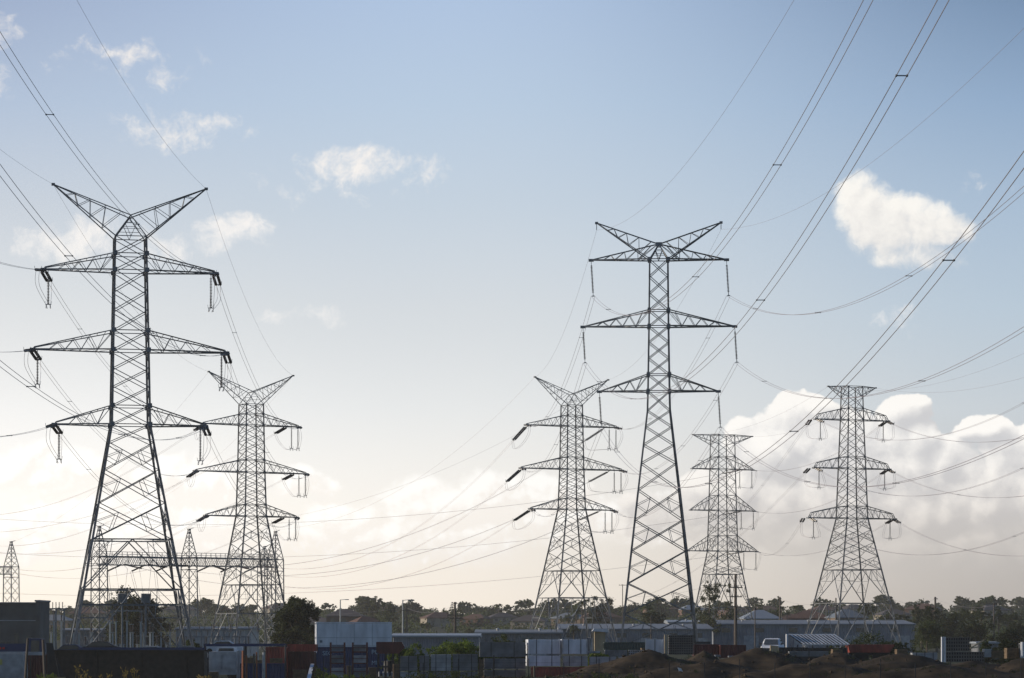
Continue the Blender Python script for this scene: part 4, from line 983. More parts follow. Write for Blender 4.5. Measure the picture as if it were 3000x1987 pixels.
# ---------------------------------------------------------------- substation clutter
def bus_post(h, ins=1.0):
    r = empty('bus_support', (0,0,0)); mb = MB().box((-.11,-.11,-.2),(.11,.11,h)); mb.box((-.25,-.2,h),(.25,.2,h+.08)); mb.build('support_post', M['steel_light'], r)
    me = disc_string(ins, .16, 8); o = add('insulator', me, r); o.location = (0,0,h+.08+ins); MB().box((-.16,-.3,h+.09+ins),(.16,.3,h+.2+ins)).build('cap', M['fitting'], r); return r
protos = [bus_post(2.6,1.1), bus_post(4.3,1.2), bus_post(5.8,1.3)]; used = set(); rng = random.Random(8)
BL = ['short bus support with a small insulator behind the brown skip','medium bus support with an insulator on top behind the brown skip','tall bus support carrying an insulator against the broad dark tree']
for i, (x, k) in enumerate([(140,2),(158,2),(180,2),(150,1),(196,0),(215,1),(232,1),(250,0),(268,1),(285,0),(322,2),(340,2),(372,2),(412,2),(330,1),(352,0),(389,1),(430,0),(448,1),(460,0),(472,1),(487,0),(498,1),(520,0),(545,0),(567,0),(585,1),(604,0),(627,1),(652,0),(676,1),(701,0),(728,0),(756,1),(362,0),(382,1),(402,0),(421,1),(300,0),(440,1)]):
    o = protos[k] if k not in used else copy_tree(protos[k]); used.add(k); Y = rng.uniform(365,470); place(o, (XP(x,Y),Y,0), rng.uniform(-.2,.2), 1, BL[k], 'bus supports in the substation: '+['short','medium','tall'][k]); o['category'] = 'bus support'
def portal(x0, x1, yt, Y, label, posts_=3):
    a, b, zt = XP(x0,Y), XP(x1,Y), ZP(yt,Y); r = empty('bus_portal', (a,Y,0), 0, label, 'portal frame', 'bus portals in the substation'); L = b-a
    for i in range(posts_): MB().box((L*i/(posts_-1)-.1,-.1,-.2),(L*i/(posts_-1)+.1,.1,zt)).build('support_post', M['steel'], r)
    MB().box((-.4,-.13,zt+.002),(L+.4,.13,zt+.2)).build('beam', M['steel'], r)
    for i in range(5): add_mesh('insulator', STR[3.2], r, (L*(i+.5)/5,0,zt+1.05)).scale = (.8,.8,.33)
portal(140, 188, 1786, 400, 'slim bus portal right of the grey building'); portal(560, 720, 1868, 420, 'low dark bus portal in front of the pale control building', 5); portal(330, 415, 1792, 430, 'bus portal in front of the broad dark tree'); portal(590, 690, 1848, 440, 'second dark bus portal in front of the pale control building', 4)
for x, lb in ((358,'left grey box hanging above the broad dark tree'),(427,'right grey box hanging above the broad dark tree')):
    Y = 380; zt, zb = ZP(1741,Y), ZP(1766,Y); w_ = 26/F*Y; r = empty('line_trap', (XP(x,Y),Y,0), .25, lb, 'line trap', 'grey boxes over the substation'); h = zt-zb
    mb = MB().prism([(-w_/2,zb),(w_/2,zb-.05),(w_*.56,zt),(-w_*.5,zt+.02)], -.45, .45); mb.build('casing', M['grey'], r); MB().box((-w_*.52,-.5,zt+.025),(w_*.58,.5,zt+.08)).build('lid', M['steel_light'], r)
    MB().box((-.12,-.12,-.2),(.12,.12,zb-.06)).build('support_post', M['steel'], r)
    mb = MB()
    for o in (-.35,.35): mb.tube([(o,0,zt+.08),(o*2.2,.6,zt+3.4),(o*3.+(-.8),1.6,ZP(1652,Y))],.03,5)
    mb.build('dropper', M['wire'], r)
# perimeter rails and beams in front of the substation
def rail(x0, x1, yt, yb, Y, label, m, name='steel_beam', rz=0, cat='steel beam'):
    a, b, zt, zb = dims(x0,x1,yt,yb,Y); L = b-a; r = empty(name, (a,Y,0), rz, label, cat); MB().box((0,-.1,zb),(L,.1,zt)).build('beam', m, r)
    n = max(2,int(L/5))
    for i in range(n+1): MB().box((L*i/n-.12,.11,-.2),(L*i/n+.12,.35,zt-.02)).build('support_post', M['black'], r)
rail(600, 838, 1886, 1894, 285, 'long dark blue beam on posts above the bins and red container', M['blue'])
rail(230, 600, 1897, 1906, 275, 'long dark blue beam just above the brown skip', M['blue'])

# ---------------------------------------------------------------- containers, bins and trucks
def truck(x0, x1, yt, yb, Y, label):
    a, b, zt, zb = dims(x0,x1,yt,yb,Y); L = b-a; h = zt; r = empty('tray_truck', (a,Y,0), 0, label, 'truck')
    MB().box((0,0,.75),(L*.72,2.3,1.0)).box((0,0,1.0),(.08,2.3,zt)).box((.08,0,1.0),(L*.72,.07,zt)).box((.08,2.23,1.0),(L*.72,2.3,zt)).build('tray', M['blue'], r)
    mb = MB().prism([(L*.74,.6),(L,.6),(L,1.6),(L*.96,zt+.5),(L*.76,zt+.55),(L*.74,zt+.4)], .1, 2.2); mb.build('cab', M['blue'], r)
    MB().box((L*.80,.06,1.7),(L*.93,.09,zt+.3)).build('window', M['glass'], r)
    for xx in (.14,.5,.86):
        w_ = MB().lathe([(.2,-.14),(.48,-.14),(.5,-.08),(.5,.08),(.48,.14),(.2,.14)],16).build('wheel', M['rubber'], r); w_.rotation_euler = (R(90),0,0); w_.location = (L*xx,.25,.5)
    for k in (0,1): MB().box((L*.3+.35*k,-.05,zt-.55),(L*.3+.35*k+.25,-.01,zt-.35)).build('tail_lamp', M['lamp_red'], r)
    return r
truck(-60, 128, 1886, 1960, 283, 'dark blue tray truck with red lamps behind the left edge container')
cpx(-110, 68, 1910, 1988, 258, M['lgrey'], 'dull grey container low in the left corner, with a yellow sign', flat=True)
o = MB().box((0,0,0),(.45,.02,.5)).build('warning_sign', paint('yellow_sign', (.4,.38,.12))); o.location = (XP(-8,258),257.97,ZP(1948,258)); T(o, 'pale yellow square sign on the grey container at the left edge', 'sign')
# brown skip with a raked end
a, b, zt, zb = dims(165, 598, 1909, 1992, 245); r = empty('brown_skip', (a,245,0), 0, 'long dark brown skip with a sloping left end filling the lower left', 'skip'); L = b-a
mb = MB(); mb.prism([(.9,zb),(L,zb),(L,zt),(-.2,zt)], 0, .1); mb.prism([(.9,zb),(L,zb),(L,zt),(-.2,zt)], 2.4, 2.5); mb.box((1.,.1,zb),(L,2.4,zb+.15)); mb.box((L-.1,.1,zb+.15),(L,2.4,zt)); mb.quadbox([(-.2,.1,zt-.01),(-.1,.1,zt-.01),(-.1,2.4,zt-.01),(-.2,2.4,zt-.01),(.9,.1,zb),(1.,.1,zb),(1.,2.4,zb),(.9,2.4,zb)])
mb.build('body', M['brown'], r); MB().box((-.3,-.08,zt+.002),(L+.05,.14,zt+.12)).box((-.3,2.36,zt+.002),(L+.05,2.58,zt+.12)).build('top_rail', M['brown'], r)
for i in range(3): MB().box((L*(i+.9)/3.3,-.07,zb+.1),(L*(i+.9)/3.3+.07,-.003,zt)).build('rib', M['brown'], r)
post(73, 1871, 246, .24, 'leaning pale timber post at the left, in front of the grey container', M['timber'], lean=.25, name='timber_post', group='leaning timber posts')
post(133, 1874, 244, .28, 'leaning dark timber post beside the raked end of the skip', M['timber'], lean=-.2, name='timber_post', group='leaning timber posts')
o = MB().prism([(0,0),(.9,0),(.35,2.9),(-.2,2.9)],0,.25).build('steel_plate', M['black']); o.location = (XP(140,246),246.4,.6); T(o, 'dark tapering steel plate standing against the skip end', 'steel plate')
cpx(82, 126, 1916, 1990, 262, M['darkred'], 'small rusty bin between the two leaning posts')
o = MB().box((0,0,0),(1.5,.3,.3)).build('pipe_bundle', M['lgrey']); o.location = (XP(82,250),250,ZP(1920,250)); MB().bar((.2,.15,-2.3),(.2,.15,0),.08).bar((1.3,.15,-2.3),(1.3,.15,0),.08).build('leg', M['black'], o); T(o, 'pale pipe on legs between the leaning posts', 'pipe')
def car(x, yt, Y, L, label, m, rz=0, h=1.45):
    g = ZP(yt,Y)-h; r = empty('parked_car', (XP(x,Y),Y,g), rz, label, 'car', 'cars parked behind the skip'); W2 = .85
    mb = MB(); prof = [(-L/2,.35),(-L/2,.75),(-L*.46,.85),(-L*.28,.92),(-L*.14,h-.06),(-L*.02,h),(L*.18,h-.03),(L*.34,.98),(L*.48,.85),(L/2,.7),(L/2,.35)]
    mb.prism(prof, -W2, W2); mb.build('body', m, r)
    MB().prism([(-L*.25,.95),(-L*.13,h-.11),(L*.17,h-.09),(L*.30,.98)], -W2-.012, -W2-.002).build('side_window', M['glass'], r)
    for xx in (-.31,.31):
        w_ = MB().lathe([(.12,-.1),(.3,-.1),(.32,0),(.3,.1),(.12,.1)],14).build('wheel', M['rubber'], r); w_.rotation_euler = (R(90),0,0); w_.location = (L*xx,-W2+.02,.32)
    if g > .3:
        MB().box((-L/2-.2,-1.1,-g-.1),(L/2+.2,1.1,-.0)).build('loading_platform', M['black'], r)
    return r
car(292, 1879, 290, 4.6, 'dark parked car behind the middle of the skip', M['black'], .05); car(205, 1888, 286, 4.2, 'dark blue parked car behind the left part of the skip', M['blue'], .02)
car(652, 1877, 300, 4.2, 'white parked car with its roof showing over the dark blue beam', M['white'], .03); car(440, 1893, 280, 4.4, 'silver parked car half hidden by the skip rim', M['lgrey'], -.04); car(545, 1894, 282, 4.3, 'grey parked car by the right end of the skip', M['grey'], .05)
# white-blue box truck facing us
a, b, zt, zb = dims(612, 692, 1910, 1990, 262); L = b-a; r = empty('box_truck', (a,262,0), 0, 'pale blue grey box truck body with a windscreen frame on top, right of the skip', 'truck')
MB().box((0,0,.5),(L,4.5,zt)).build('body', M['lgrey'], r); MB().box((L*.05,-.05,1.0),(L*.45,-.004,zt-.3)).build('door', M['lgrey'], r); MB().box((L*.52,-.05,1.0),(L*.95,-.004,zt-.3)).build('door', M['lgrey'], r)
MB().prism([(L*.22,zt+.002),(L*.98,zt+.002),(L*.94,zt+.42),(L*.30,zt+.42)],.5,2.2).build('cab_roof', M['white'], r); MB().prism([(L*.32,zt+.05),(L*.90,zt+.05),(L*.88,zt+.33),(L*.36,zt+.33)],.48,.497).build('windscreen', M['glass'], r)
for xx in (.15,.85):
    w_ = MB().lathe([(.15,-.13),(.45,-.13),(.47,0),(.45,.13),(.15,.13)],14).build('wheel', M['rubber'], r); w_.rotation_euler = (R(90),0,0); w_.location = (L*xx,.3,.47)
for (x0,x1,yt,lb,m) in ((704,768,1944,'low dark blue bin right of the box truck','blue'),(782,834,1944,'low dark blue bin in front of the orange red container','blue'),(693,706,1907,'narrow pale locker beside the box truck','lgrey')):
    cpx(x0,x1,yt,1992,258,M[m],lb,Dp=1.2,name='steel_bin',cat='bin')
cpx(778, 838, 1896, 1990, 272, M['red'], 'orange red container behind the bins, under the dark blue beam'); cpx(842, 926, 1888, 1909, 276, M['red'], 'red container top standing on the dark red one'); cpx(842, 922, 1910, 1990, 275, M['darkred'], 'dark red container left of the leaning white panel')
for x, yt, w_, lb, m in ((712,1906,.25,'short orange jack beside the locker','orange'),(722,1920,.2,'lower orange jack beside the locker','orange'),(752,1911,.16,'slim sunlit orange post in the machinery corner','orange'),(744,1915,.18,'dark steel post in the machinery corner','black'),(772,1912,.26,'pale square post in front of the orange red container','lgrey'),(836,1890,.16,'dark post between the orange red and dark red containers','black')):
    post(x, yt, 256, w_, lb, M[m], name='steel_post', group='posts in the machinery corner')
o = MB().quadbox if 0 else None
mb = MB(); pa, pb = P(926,1898,290), P(903,1990,262); pb.z = max(pb.z,.05); mb.quadbox([pb+Vector((-.16,0,0)), pb+Vector((.22,0,0)), pb+Vector((.22,.12,0)), pb+Vector((-.16,.12,0)), pa+Vector((-.12,0,0)), pa+Vector((.16,0,0)), pa+Vector((.16,.12,0)), pa+Vector((-.12,.12,0))])
o = mb.build('leaning_panel', M['white']); T(o, 'narrow white panel leaning brightly against the blue container corner', 'panel')
# white on blue containers
a, b, zt, zb = dims(927, 1149, 1823, 1896, 297); wc = container(a, 297, zb+.01, b-a, zt-zb, 2.4, M['white'], 'white container with a smooth side stacked on the navy blue one', R(8), flat=True)
for xx in (.27,.5,.74): MB().box(((b-a)*xx-.02,.0,.12),((b-a)*xx+.02,.018,zt-zb-.12)).build('seam', M['lgrey'], wc)
MB().box((0.1,.0,.95),((b-a)-.1,.019,.99)).build('rub_rail', M['lgrey'], wc); MB().box((.35,-.01,.45),(.62,.018,.7)).build('vent_plate', M['bluegrey'], wc)
bc = container(a, 297, 0, b-a, zb, 2.4, M['blue'], 'navy blue container with white letters under the white one', R(8))
def letters(s, size, m, parent, loc, name='lettering'):
    c = bpy.data.curves.new(name, 'FONT'); c.body = s; c.size = size; c.extrude = .01; c.materials.append(m); t_ = bpy.data.objects.new('tmp', c); me = bpy.data.meshes.new_from_object(t_); bpy.data.objects.remove(t_); o = bpy.data.objects.new(name, me); col.objects.link(o); o.parent = parent; o.location = loc; o.rotation_euler = (R(90),0,0); return o
letters('SEC', .62, M['letter'], bc, (.62,-.06,zb-.85)); letters('PC', .66, M['letter'], bc, (5.75,-.06,zb-.75)); letters('MI', .6, M['letter'], bc, (5.75,-.06,zb-1.85))
for j, (x0, x1) in enumerate(((966,1010),(1031,1076))):
    for i, (yt, yb) in enumerate(((1886,1914),(1917,1947),(1951,1990))):
        stillage(x0, x1, yt, yb, 270, ['top','middle','bottom'][i]+' stillage of the '+['left','right'][j]+' pile in front of the navy blue container', M[['bluegrey','grey','lgrey'][(i+j)%3]])
# machine with red tank top
r = empty('yard_machine', (XP(1102,268),268,0), 0, 'dark machine with a rusty red hopper right of the stillage piles', 'machine'); Lm = XP(1185,268)-XP(1102,268); zt = ZP(1881,268)
MB().prism([(0,zt-.85),(.25,zt-1.1),(Lm*.8,zt-1.1),(Lm,zt-.5),(Lm*.9,zt),(0,zt)],0,1.8).build('hopper', M['darkred'], r)
mb = MB()
for xx in (.1,.8,1.5,2.1): mb.box((xx,.05,0),(xx+.12,.2,zt-1.102)); mb.box((xx,1.5,0),(xx+.12,1.65,zt-1.102))
mb.box((.1,.06,1.1),(2.2,.18,1.25)).box((.1,.07,.3),(2.2,.17,.5)); mb.build('frame', M['black'], r)
mb = MB().lathe([(.1,0),(.5,.05),(.55,.6),(.5,1.1),(.1,1.15)],14,(1.2,.9,.6)); mb.build('drum', M['black'], r)
for k in range(5): MB().tube([(.3+.4*k,-.1,.25),(.3+.4*k,-.1,.7)],.09,8).build('gas_bottle', M['lgrey'], r)

# ---------------------------------------------------------------- stacks in the middle
SS = [(1172,1222,1922,1966,'grey','grey panel stack at the left end of the middle row, under bushes',None),(1172,1222,1968,1992,'lgrey','low panel stack under the left end of the middle row',None),(1229,1258,1921,1966,'grey','narrow grey panel stack second in the middle row',None),(1229,1258,1968,1992,'grey','low narrow stack under the second one of the middle row',None),
      (1262,1322,1917,1966,'lgrey','pale grey panel stack in front of the bright bush',None),(1262,1322,1968,1992,'grey','low grey stack below the pale one in front of the bush',None),(1326,1400,1916,1966,'grey','wide grey panel stack right of the pale grey one',None),(1326,1400,1968,1992,'grey','low wide stack under the wide grey one',None),
      (1405,1540,1881,1925,'grey','long high grey panel stack left of the white ones',None),(1418,1540,1929,1960,'grey','long middle tier of the high grey stack',None),(1418,1540,1963,1992,'grey','long lowest tier of the high grey stack',None),
      (1549,1640,1873,1916,'white','upper left white panel stack with bright end posts','white'),(1648,1720,1873,1916,'white','upper right white panel stack beside the shrubs','lgrey'),(1549,1640,1921,1952,'white','lower left white panel stack standing on the red container','white'),(1650,1722,1922,1952,'lgrey','lower middle pale panel stack on the red container',None),(1728,1806,1924,1952,'lgrey','pale blue grey panel stack right of the white ones, left of the heaps',None),(1814,1868,1924,1954,'lgrey','pale panel stack partly buried by the first heap',None)]
for x0,x1,yt,yb,m,lb,pm in SS: slab_stack(x0,x1,yt,yb,266 if x0 > 1400 else 262,M[m],lb,lay=.14 if m != 'white' else .3,posts=M[pm] if pm else None, straps=2 if x1-x0>50 else 1, Dp=2.2 if m == 'white' else 1.2, rz=R(7) if m == 'white' else R(2))
cpx(1556, 1716, 1955, 1996, 264, M['red'], 'red container carrying the lower white stacks'); cpx(1722, 1850, 1955, 1996, 265, M['red'], 'red container right of the pale posts, sinking behind the first heap')
for x, lb in ((1565,'pale square post in front of the left end of the red container'),(1718,'pale post between the two red containers'),(1731,'second pale post between the two red containers')): post(x,1951,258,.2,lb,M['timber'],name='timber_post',group='pale posts by the red containers')
slab_stack(1720,1758,1907,1914,268,M['lgrey'],'thin pale slabs lying right of the upper white stack',lay=.1,straps=0)
cpx(1770,1890,1882,1904,285,M['green'],'dark green container behind the shrubs'); cpx(1772,1838,1905,1924,275,M['grey'],'dark grey crate in front of the dark green container',Dp=1.5,name='steel_crate',cat='crate')
perforated(1842,1890,1905,1924,275,'small pale perforated stack below the dark green container',3,9,M['lgrey'])
a,b,zt,zb = dims(1737,1776,1842,1880,330); r = empty('kiosk', (a,330,0), 0, 'small tan kiosk with a pale overhanging roof behind the upper white stacks', 'kiosk')
MB().box((.2,0,0),(b-a-.1,1.6,zt-.35)).build('wall', M['tan'], r); MB().prism([(-.1,zt-.3),(b-a+.3,zt-.42),(b-a+.2,zt-.02),(.1,zt)],-.5,2.0).build('roof', M['white'], r); MB().bar((.05,-.3,0),(.05,-.3,zt-.34),.16).build('leg', M['tan'], r)
slab_stack(1893,1944,1873,1916,272,M['white'],'white crate with a bright left post between the green container and the perforated stack',lay=1.4,posts=M['white'],straps=1)
perforated(1960,2034,1861,1918,270,'tall dark perforated stack with pale end posts beside the suspension pylon leg',8,14,M['perf'],M['tan'])
cpx(2033,2106,1888,1922,280,M['darkred'],'dark red container right of the tall perforated stack'); cpx(2110,2186,1890,1928,278,M['darkred'],'dark red container with light corner blocks, left of the pickup'); cpx(2034,2082,1880,1887,284,M['black'],'low dark tray lying on the dark red container',Dp=1.4,name='steel_tray',cat='tray')
slab_stack(2095,2112,1918,1926,266,M['bluegrey'],'small blue grey slabs at the foot of the red containers',straps=0,lay=.12); slab_stack(2135,2180,1921,1930,264,M['bluegrey'],'longer blue grey slabs in front of the right dark red container',straps=0,lay=.12)
# white pickup facing the yard
Y = 292; zt = ZP(1871,Y); g = ZP(1905,Y)-.6; r = empty('pickup_truck', (XP(2262,Y),Y,g), R(-12), 'white pickup truck parked nose toward the heaps', 'pickup truck')
def loft(secs, name, m, parent):                         # secs: [(y, [(x,z)...])]
    v = []; f = []; n = len(secs[0][1])
    for y, pts in secs: v += [(x,y,z) for x,z in pts]
    for i in range(len(secs)-1):
        for k in range(n): f.append((i*n+k,(i+1)*n+k,(i+1)*n+(k+1)%n,i*n+(k+1)%n))
    f += [tuple(range(n)), tuple(range((len(secs)-1)*n+n-1,(len(secs)-1)*n-1,-1))]
    o = add(name, mesh_of(name, v, f, m), parent); return o
def sec(w, z0, z1, tw): return [(-w,z0),(w,z0),(w*1.03,(z0+z1)/2),(w*tw,z1),(-w*tw,z1),(-w*1.03,(z0+z1)/2)]
loft([(-2.5,sec(.85,.45,.85,.85)),(-2.35,sec(.95,.4,1.02,.88)),(-1.0,sec(.97,.4,1.12,.9)),(1.0,sec(.97,.4,1.12,.92)),(2.6,sec(.97,.4,1.15,.95))],'body',M['white'],r)
loft([(-1.05,sec(.88,1.1,1.14,.9)),(-.35,sec(.86,1.1,1.78,.82)),(.8,sec(.86,1.1,1.82,.82)),(1.15,sec(.86,1.1,1.72,.82))],'cab',M['white'],r)
o = MB(); o.v = [(-.76,-1.09,1.17),(.76,-1.09,1.17),(.64,-.46,1.72),(-.64,-.46,1.72)]; o.f = [(0,1,2,3)]; o.build('windscreen', M['glass'], r)
MB().box((-.5,-2.53,.62),(.5,-2.5,.82)).build('grille', M['black'], r)
for s in (-1,1):
    MB().box((s*.58-.15,-2.53,.66),(s*.58+.15,-2.49,.84)).build('headlight', M['chrome'], r); MB().box((s*1.0,-.95,1.15),(s*1.2,-.85,1.35)).build('mirror', M['black'], r); MB().box((s*.80,-.3,1.2),(s*.862,.9,1.62)).build('side_window', M['glass'], r)
    for yy in (-1.7,1.7):
        w_ = MB().lathe([(.15,-.12),(.36,-.12),(.38,0),(.36,.12),(.15,.12)],16).build('wheel', M['rubber'], r); w_.rotation_euler = (0,R(90),0); w_.location = (s*.88,yy,.38)
MB().box((-1.6,-3,-g-.2),(1.6,3.2,-.01)).build('loading_bank', M['concrete'], r)
o = MB().prism([(0,0),(.75,0),(.75,.72),(0,.8)],0,.5).build('lit_crate', M['tan']); o.location = (XP(2257,262),262,ZP(1916,262)); MB().box((.05,.05,-ZP(1916,262)),(.7,.45,0)).build('stand', M['black'], o); T(o, 'pale sunlit crate below the pickup bonnet', 'crate')
cpx(2282,2368,1897,1922,268,M['black'],'low dark tray of scrap right of the pale sunlit crate',Dp=1.5,name='steel_tray',cat='tray'); slab_stack(2312,2428,1908,1924,264,M['grey'],'long low grey slabs with a pale top edge below the corrugated lean-to',lay=.12,straps=1)
# corrugated lean-to
a,b,zt,zb = dims(2312,2486,1858,1888,282); L = b-a; r = empty('corrugated_lean_to', (a,282,0), 0, 'lean-to with a steep roof of white slats right of the pickup', 'shelter')
h = zt-zb; n = 13; dd = .7; mb = MB(); sh = L*.24
for i in range(n):
    x_ = L*.74*i/(n-1)+.06; mb.quadbox([(x_+sh,0,zb),(x_+sh+.2,0,zb),(x_+sh+.2,.10,zb-.02),(x_+sh,.10,zb-.02),(x_,dd,zt),(x_+.2,dd,zt),(x_+.2,dd+.1,zt-.02),(x_,dd+.1,zt-.02)])
mb.bar((sh-.1,.16,zb-.03),(L,.16,zb-.03),.12).bar((-.05,dd+.16,zt-.05),(L*.78,dd+.16,zt-.05),.12)
mb.build('roof_slats', M['white'], r)
mb = MB(); mb.quadbox([(sh,.28,zb-.1),(L-.05,.28,zb-.1),(L-.05,.34,zb-.1),(sh,.34,zb-.1),(.1,dd+.25,zt-.1),(L*.76,dd+.25,zt-.1),(L*.76,dd+.3,zt-.1),(.1,dd+.3,zt-.1)]); mb.build('gap_shade', M['hole'], r)  # dark sheet added under the slats as painted shade between them
MB().prism([(-.25,0),(-.08,0),(-.08,zt),(-.25,zt)],.2,.95).build('end_panel', M['white'], r)
for xx in (.15,.4,.65,.98): MB().box((L*xx-.06,.25,0),(L*xx+.06,.37,zb-.03)).build('leg', M['black'], r)
MB().box((L*.15,.5,0),(L*.98,.9,zb-.35)).build('back_panel', M['black'], r)
# red tipper trailer
a,b,zt,zb = dims(2484,2622,1889,1912,284); L = b-a; r = empty('tipper_trailer', (a,284,0), 0, 'dark red tipper trailer in front of the shrubs below the far right pylon', 'trailer')
MB().prism([(.2,zb),(L-.5,zb),(L,zt),(0,zt)],0,2.2).build('tub', M['red'], r); MB().box((.1,.3,zb-.25),(L-.4,1.9,zb-.01)).build('chassis', M['black'], r)
for xx in (.2,.36,.62,.78):
    w_ = MB().lathe([(.15,-.14),(.45,-.14),(.47,0),(.45,.14),(.15,.14)],14).build('wheel', M['rubber'], r); w_.rotation_euler = (R(90),0,0); w_.location = (L*xx,.25,zb-.5)
slab_stack(2673,2746,1912,1938,268,M['lgrey'],'pale panel stack left of the perforated tower of panels',lay=.18,straps=3)
perforated(2772,2842,1868,1908,262,'upper perforated stack with very bright end posts near the right',4,10,M['perf'],M['white']); perforated(2772,2884,1910,1940,262,'lower perforated stack with very bright end posts near the right',3,15,M['perf'],M['white'])
slab_stack(2884,2904,1901,1926,262,M['lgrey'],'small pile of pale rods at the end of the perforated stack',lay=.16,straps=0)
o = MB().bar((0,0,0),(1.3,0,.75),.12).bar((0,0,0),(.9,0,.15),.1).build('bent_bracket', M['tan']); o.location = P(2842,1903,261); o.location.z = ZP(1909,262)+.3; T(o, 'pale bent bracket lying on the lower perforated stack', 'bracket')
post(2995,1881,262,.35,'bright white post at the right edge of the photo',M['white'],name='white_post'); cpx(2998,3080,1885,1950,264,M['grey'],'grey container cut off by the right edge')

# ---------------------------------------------------------------- shrubs
def shrub(x, Y, yt, W, label, m='leaf_bright', n=2600, leaf=.11, seed=1, z0=0, s=1):
    H = ZP(yt,Y)-z0; o = make_tree(seed, H, W, 'hedge', n, leaf, M[m], 'leafy_shrub'); place(o, (XP(x,Y),Y,z0), 0, 1, label, 'shrubs in the yard'); o['category'] = 'shrub'
for i, a_ in enumerate([(1330,275,1864,8.5,'big bright leaved bush behind the middle panel stacks'),(1195,272,1878,4.6,'bright green bush right of the rusty hopper'),(1395,277,1868,5.5,'leafy bush at the left end of the long high grey stack'),(1200,268,1900,4.2,'yellow green bush above the left panel stacks'),(1285,268,1898,4.4,'yellow green bush below the big bright one'),
        (1515,300,1860,5.2,'feathery shrub behind the long high grey stack','leaf_mid'),(1480,305,1856,4.,'tall thin reedy shrub above the long grey stack','leaf_mid'),(1740,274,1885,3.2,'green shrub right of the upper white stacks'),(1755,272,1893,2.6,'small bright shrub near the thin pale slabs'),(1860,300,1866,4.6,'dark shrub over the dark green container','leaf_mid'),(1825,300,1870,3.6,'green shrub left part over the dark green container','leaf_mid'),
        (2560,330,1862,8,'wide dark shrub behind the red trailer','leaf_mid'),(2640,330,1868,6,'dark shrub right of the red trailer','leaf_mid'),(2430,276,1893,3.6,'weedy olive bush under the lean-to end','leaf_mid'),(2460,300,1880,5,'olive shrub between the lean-to and the trailer','leaf_mid'),(2655,268,1902,2.4,'pale weed clump beside the red trailer','leaf_bright'),
        (2700,272,1898,2.8,'low weeds left of the perforated stacks','leaf_mid'),(580,330,1858,3.4,'dark bush between the left pylons','leaf_mid'),(2960,300,1862,6.5,'dark shrub mass at the right edge','leaf_dark'),(2885,330,1872,4,'olive bush by the small white hut','leaf_mid')]):
    shrub(*a_[:5], m=a_[5] if len(a_) > 5 else 'leaf_bright', seed=200+i, n=5200 if a_[3] > 5 else 3000)

# ---------------------------------------------------------------- soil heaps
def heap(x, Y, yt, Wpx, label, seed, Dp=7., sk=0., kind='soil'):
    H = ZP(yt,Y); W = Wpx/F*Y; N, K = 84, 34; v = []; f = []; rg = Vector((seed*7.3, 0, 0))
    for j in range(K+1):
        for i in range(N+1):
            u, w_ = i/N*2-1, j/K*2-1; uu = u-sk*(1-abs(u)); rr = math.sqrt(uu*uu*.9+w_*w_*.9); base_h = max(0, 1-rr); h = base_h**.95*(1.06-.06*base_h)
            x_, y_ = u*W/2, w_*Dp; p = Vector((x_*.35, y_*.35, 0))+rg
            h = H*h*(1+.10*mnoise.noise(p*1.0))+base_h*(1-base_h)*1.5*mnoise.noise(p*1.3)+min(1,base_h*5)*.07*mnoise.noise(p*9)-.25*(1 if base_h <= 0 else 0)
            v.append((x_, y_, max(h,-.3)))
    for j in range(K):
        for i in range(N): a = j*(N+1)+i; f.append((a,a+1,a+N+2,a+N+1))
    o = add('soil_heap', mesh_of('soil_heap', v, f, M['soil'])); o.data.polygons.foreach_set('use_smooth',[True]*len(f)); o.location = (XP(x,Y),Y,0); T(o, label, 'soil heap', 'dark soil heaps in the foreground')
for i, a_ in enumerate([(1900,248,1903,560,'first dark soil heap, rising right of the red containers'),(2062,250,1908,330,'small heap under the dark red containers'),(2232,244,1899,620,'steep heap directly below the pickup, its left slope sunlit'),(2450,250,1910,460,'rounded heap below the corrugated lean-to'),(2640,246,1908,600,'broad heap below the trailer with a sunlit saddle'),
        (2860,242,1936,640,'low wide heap below the perforated stacks'),(3010,240,1924,420,'heap rising at the right edge'),(1740,240,1966,420,'low spur of soil in front of the right red container'),(2400,232,1938,800,'long nearest bank of soil in the lower right'),(2080,234,1935,700,'near bank of soil below the dark red containers'),(2760,230,1945,900,'nearest low bank at the lower right corner'),(1560,236,1983,360,'low grassy mound at the foot of the white stacks'),(1430,238,1984,420,'low grassy mound below the long grey stack')]):
    heap(a_[0],a_[1],a_[2],a_[3],a_[4],i+1, Dp=6.5 if a_[1] > 235 else 5.)
o = MB().prism([(0,0),(.3,-.1),(.42,-.35),(.1,-.3)],0,.05).build('paper_scrap', M['white']); o.location = P(1985,1955,228); T(o, 'small white scrap caught on the near bank', 'litter')

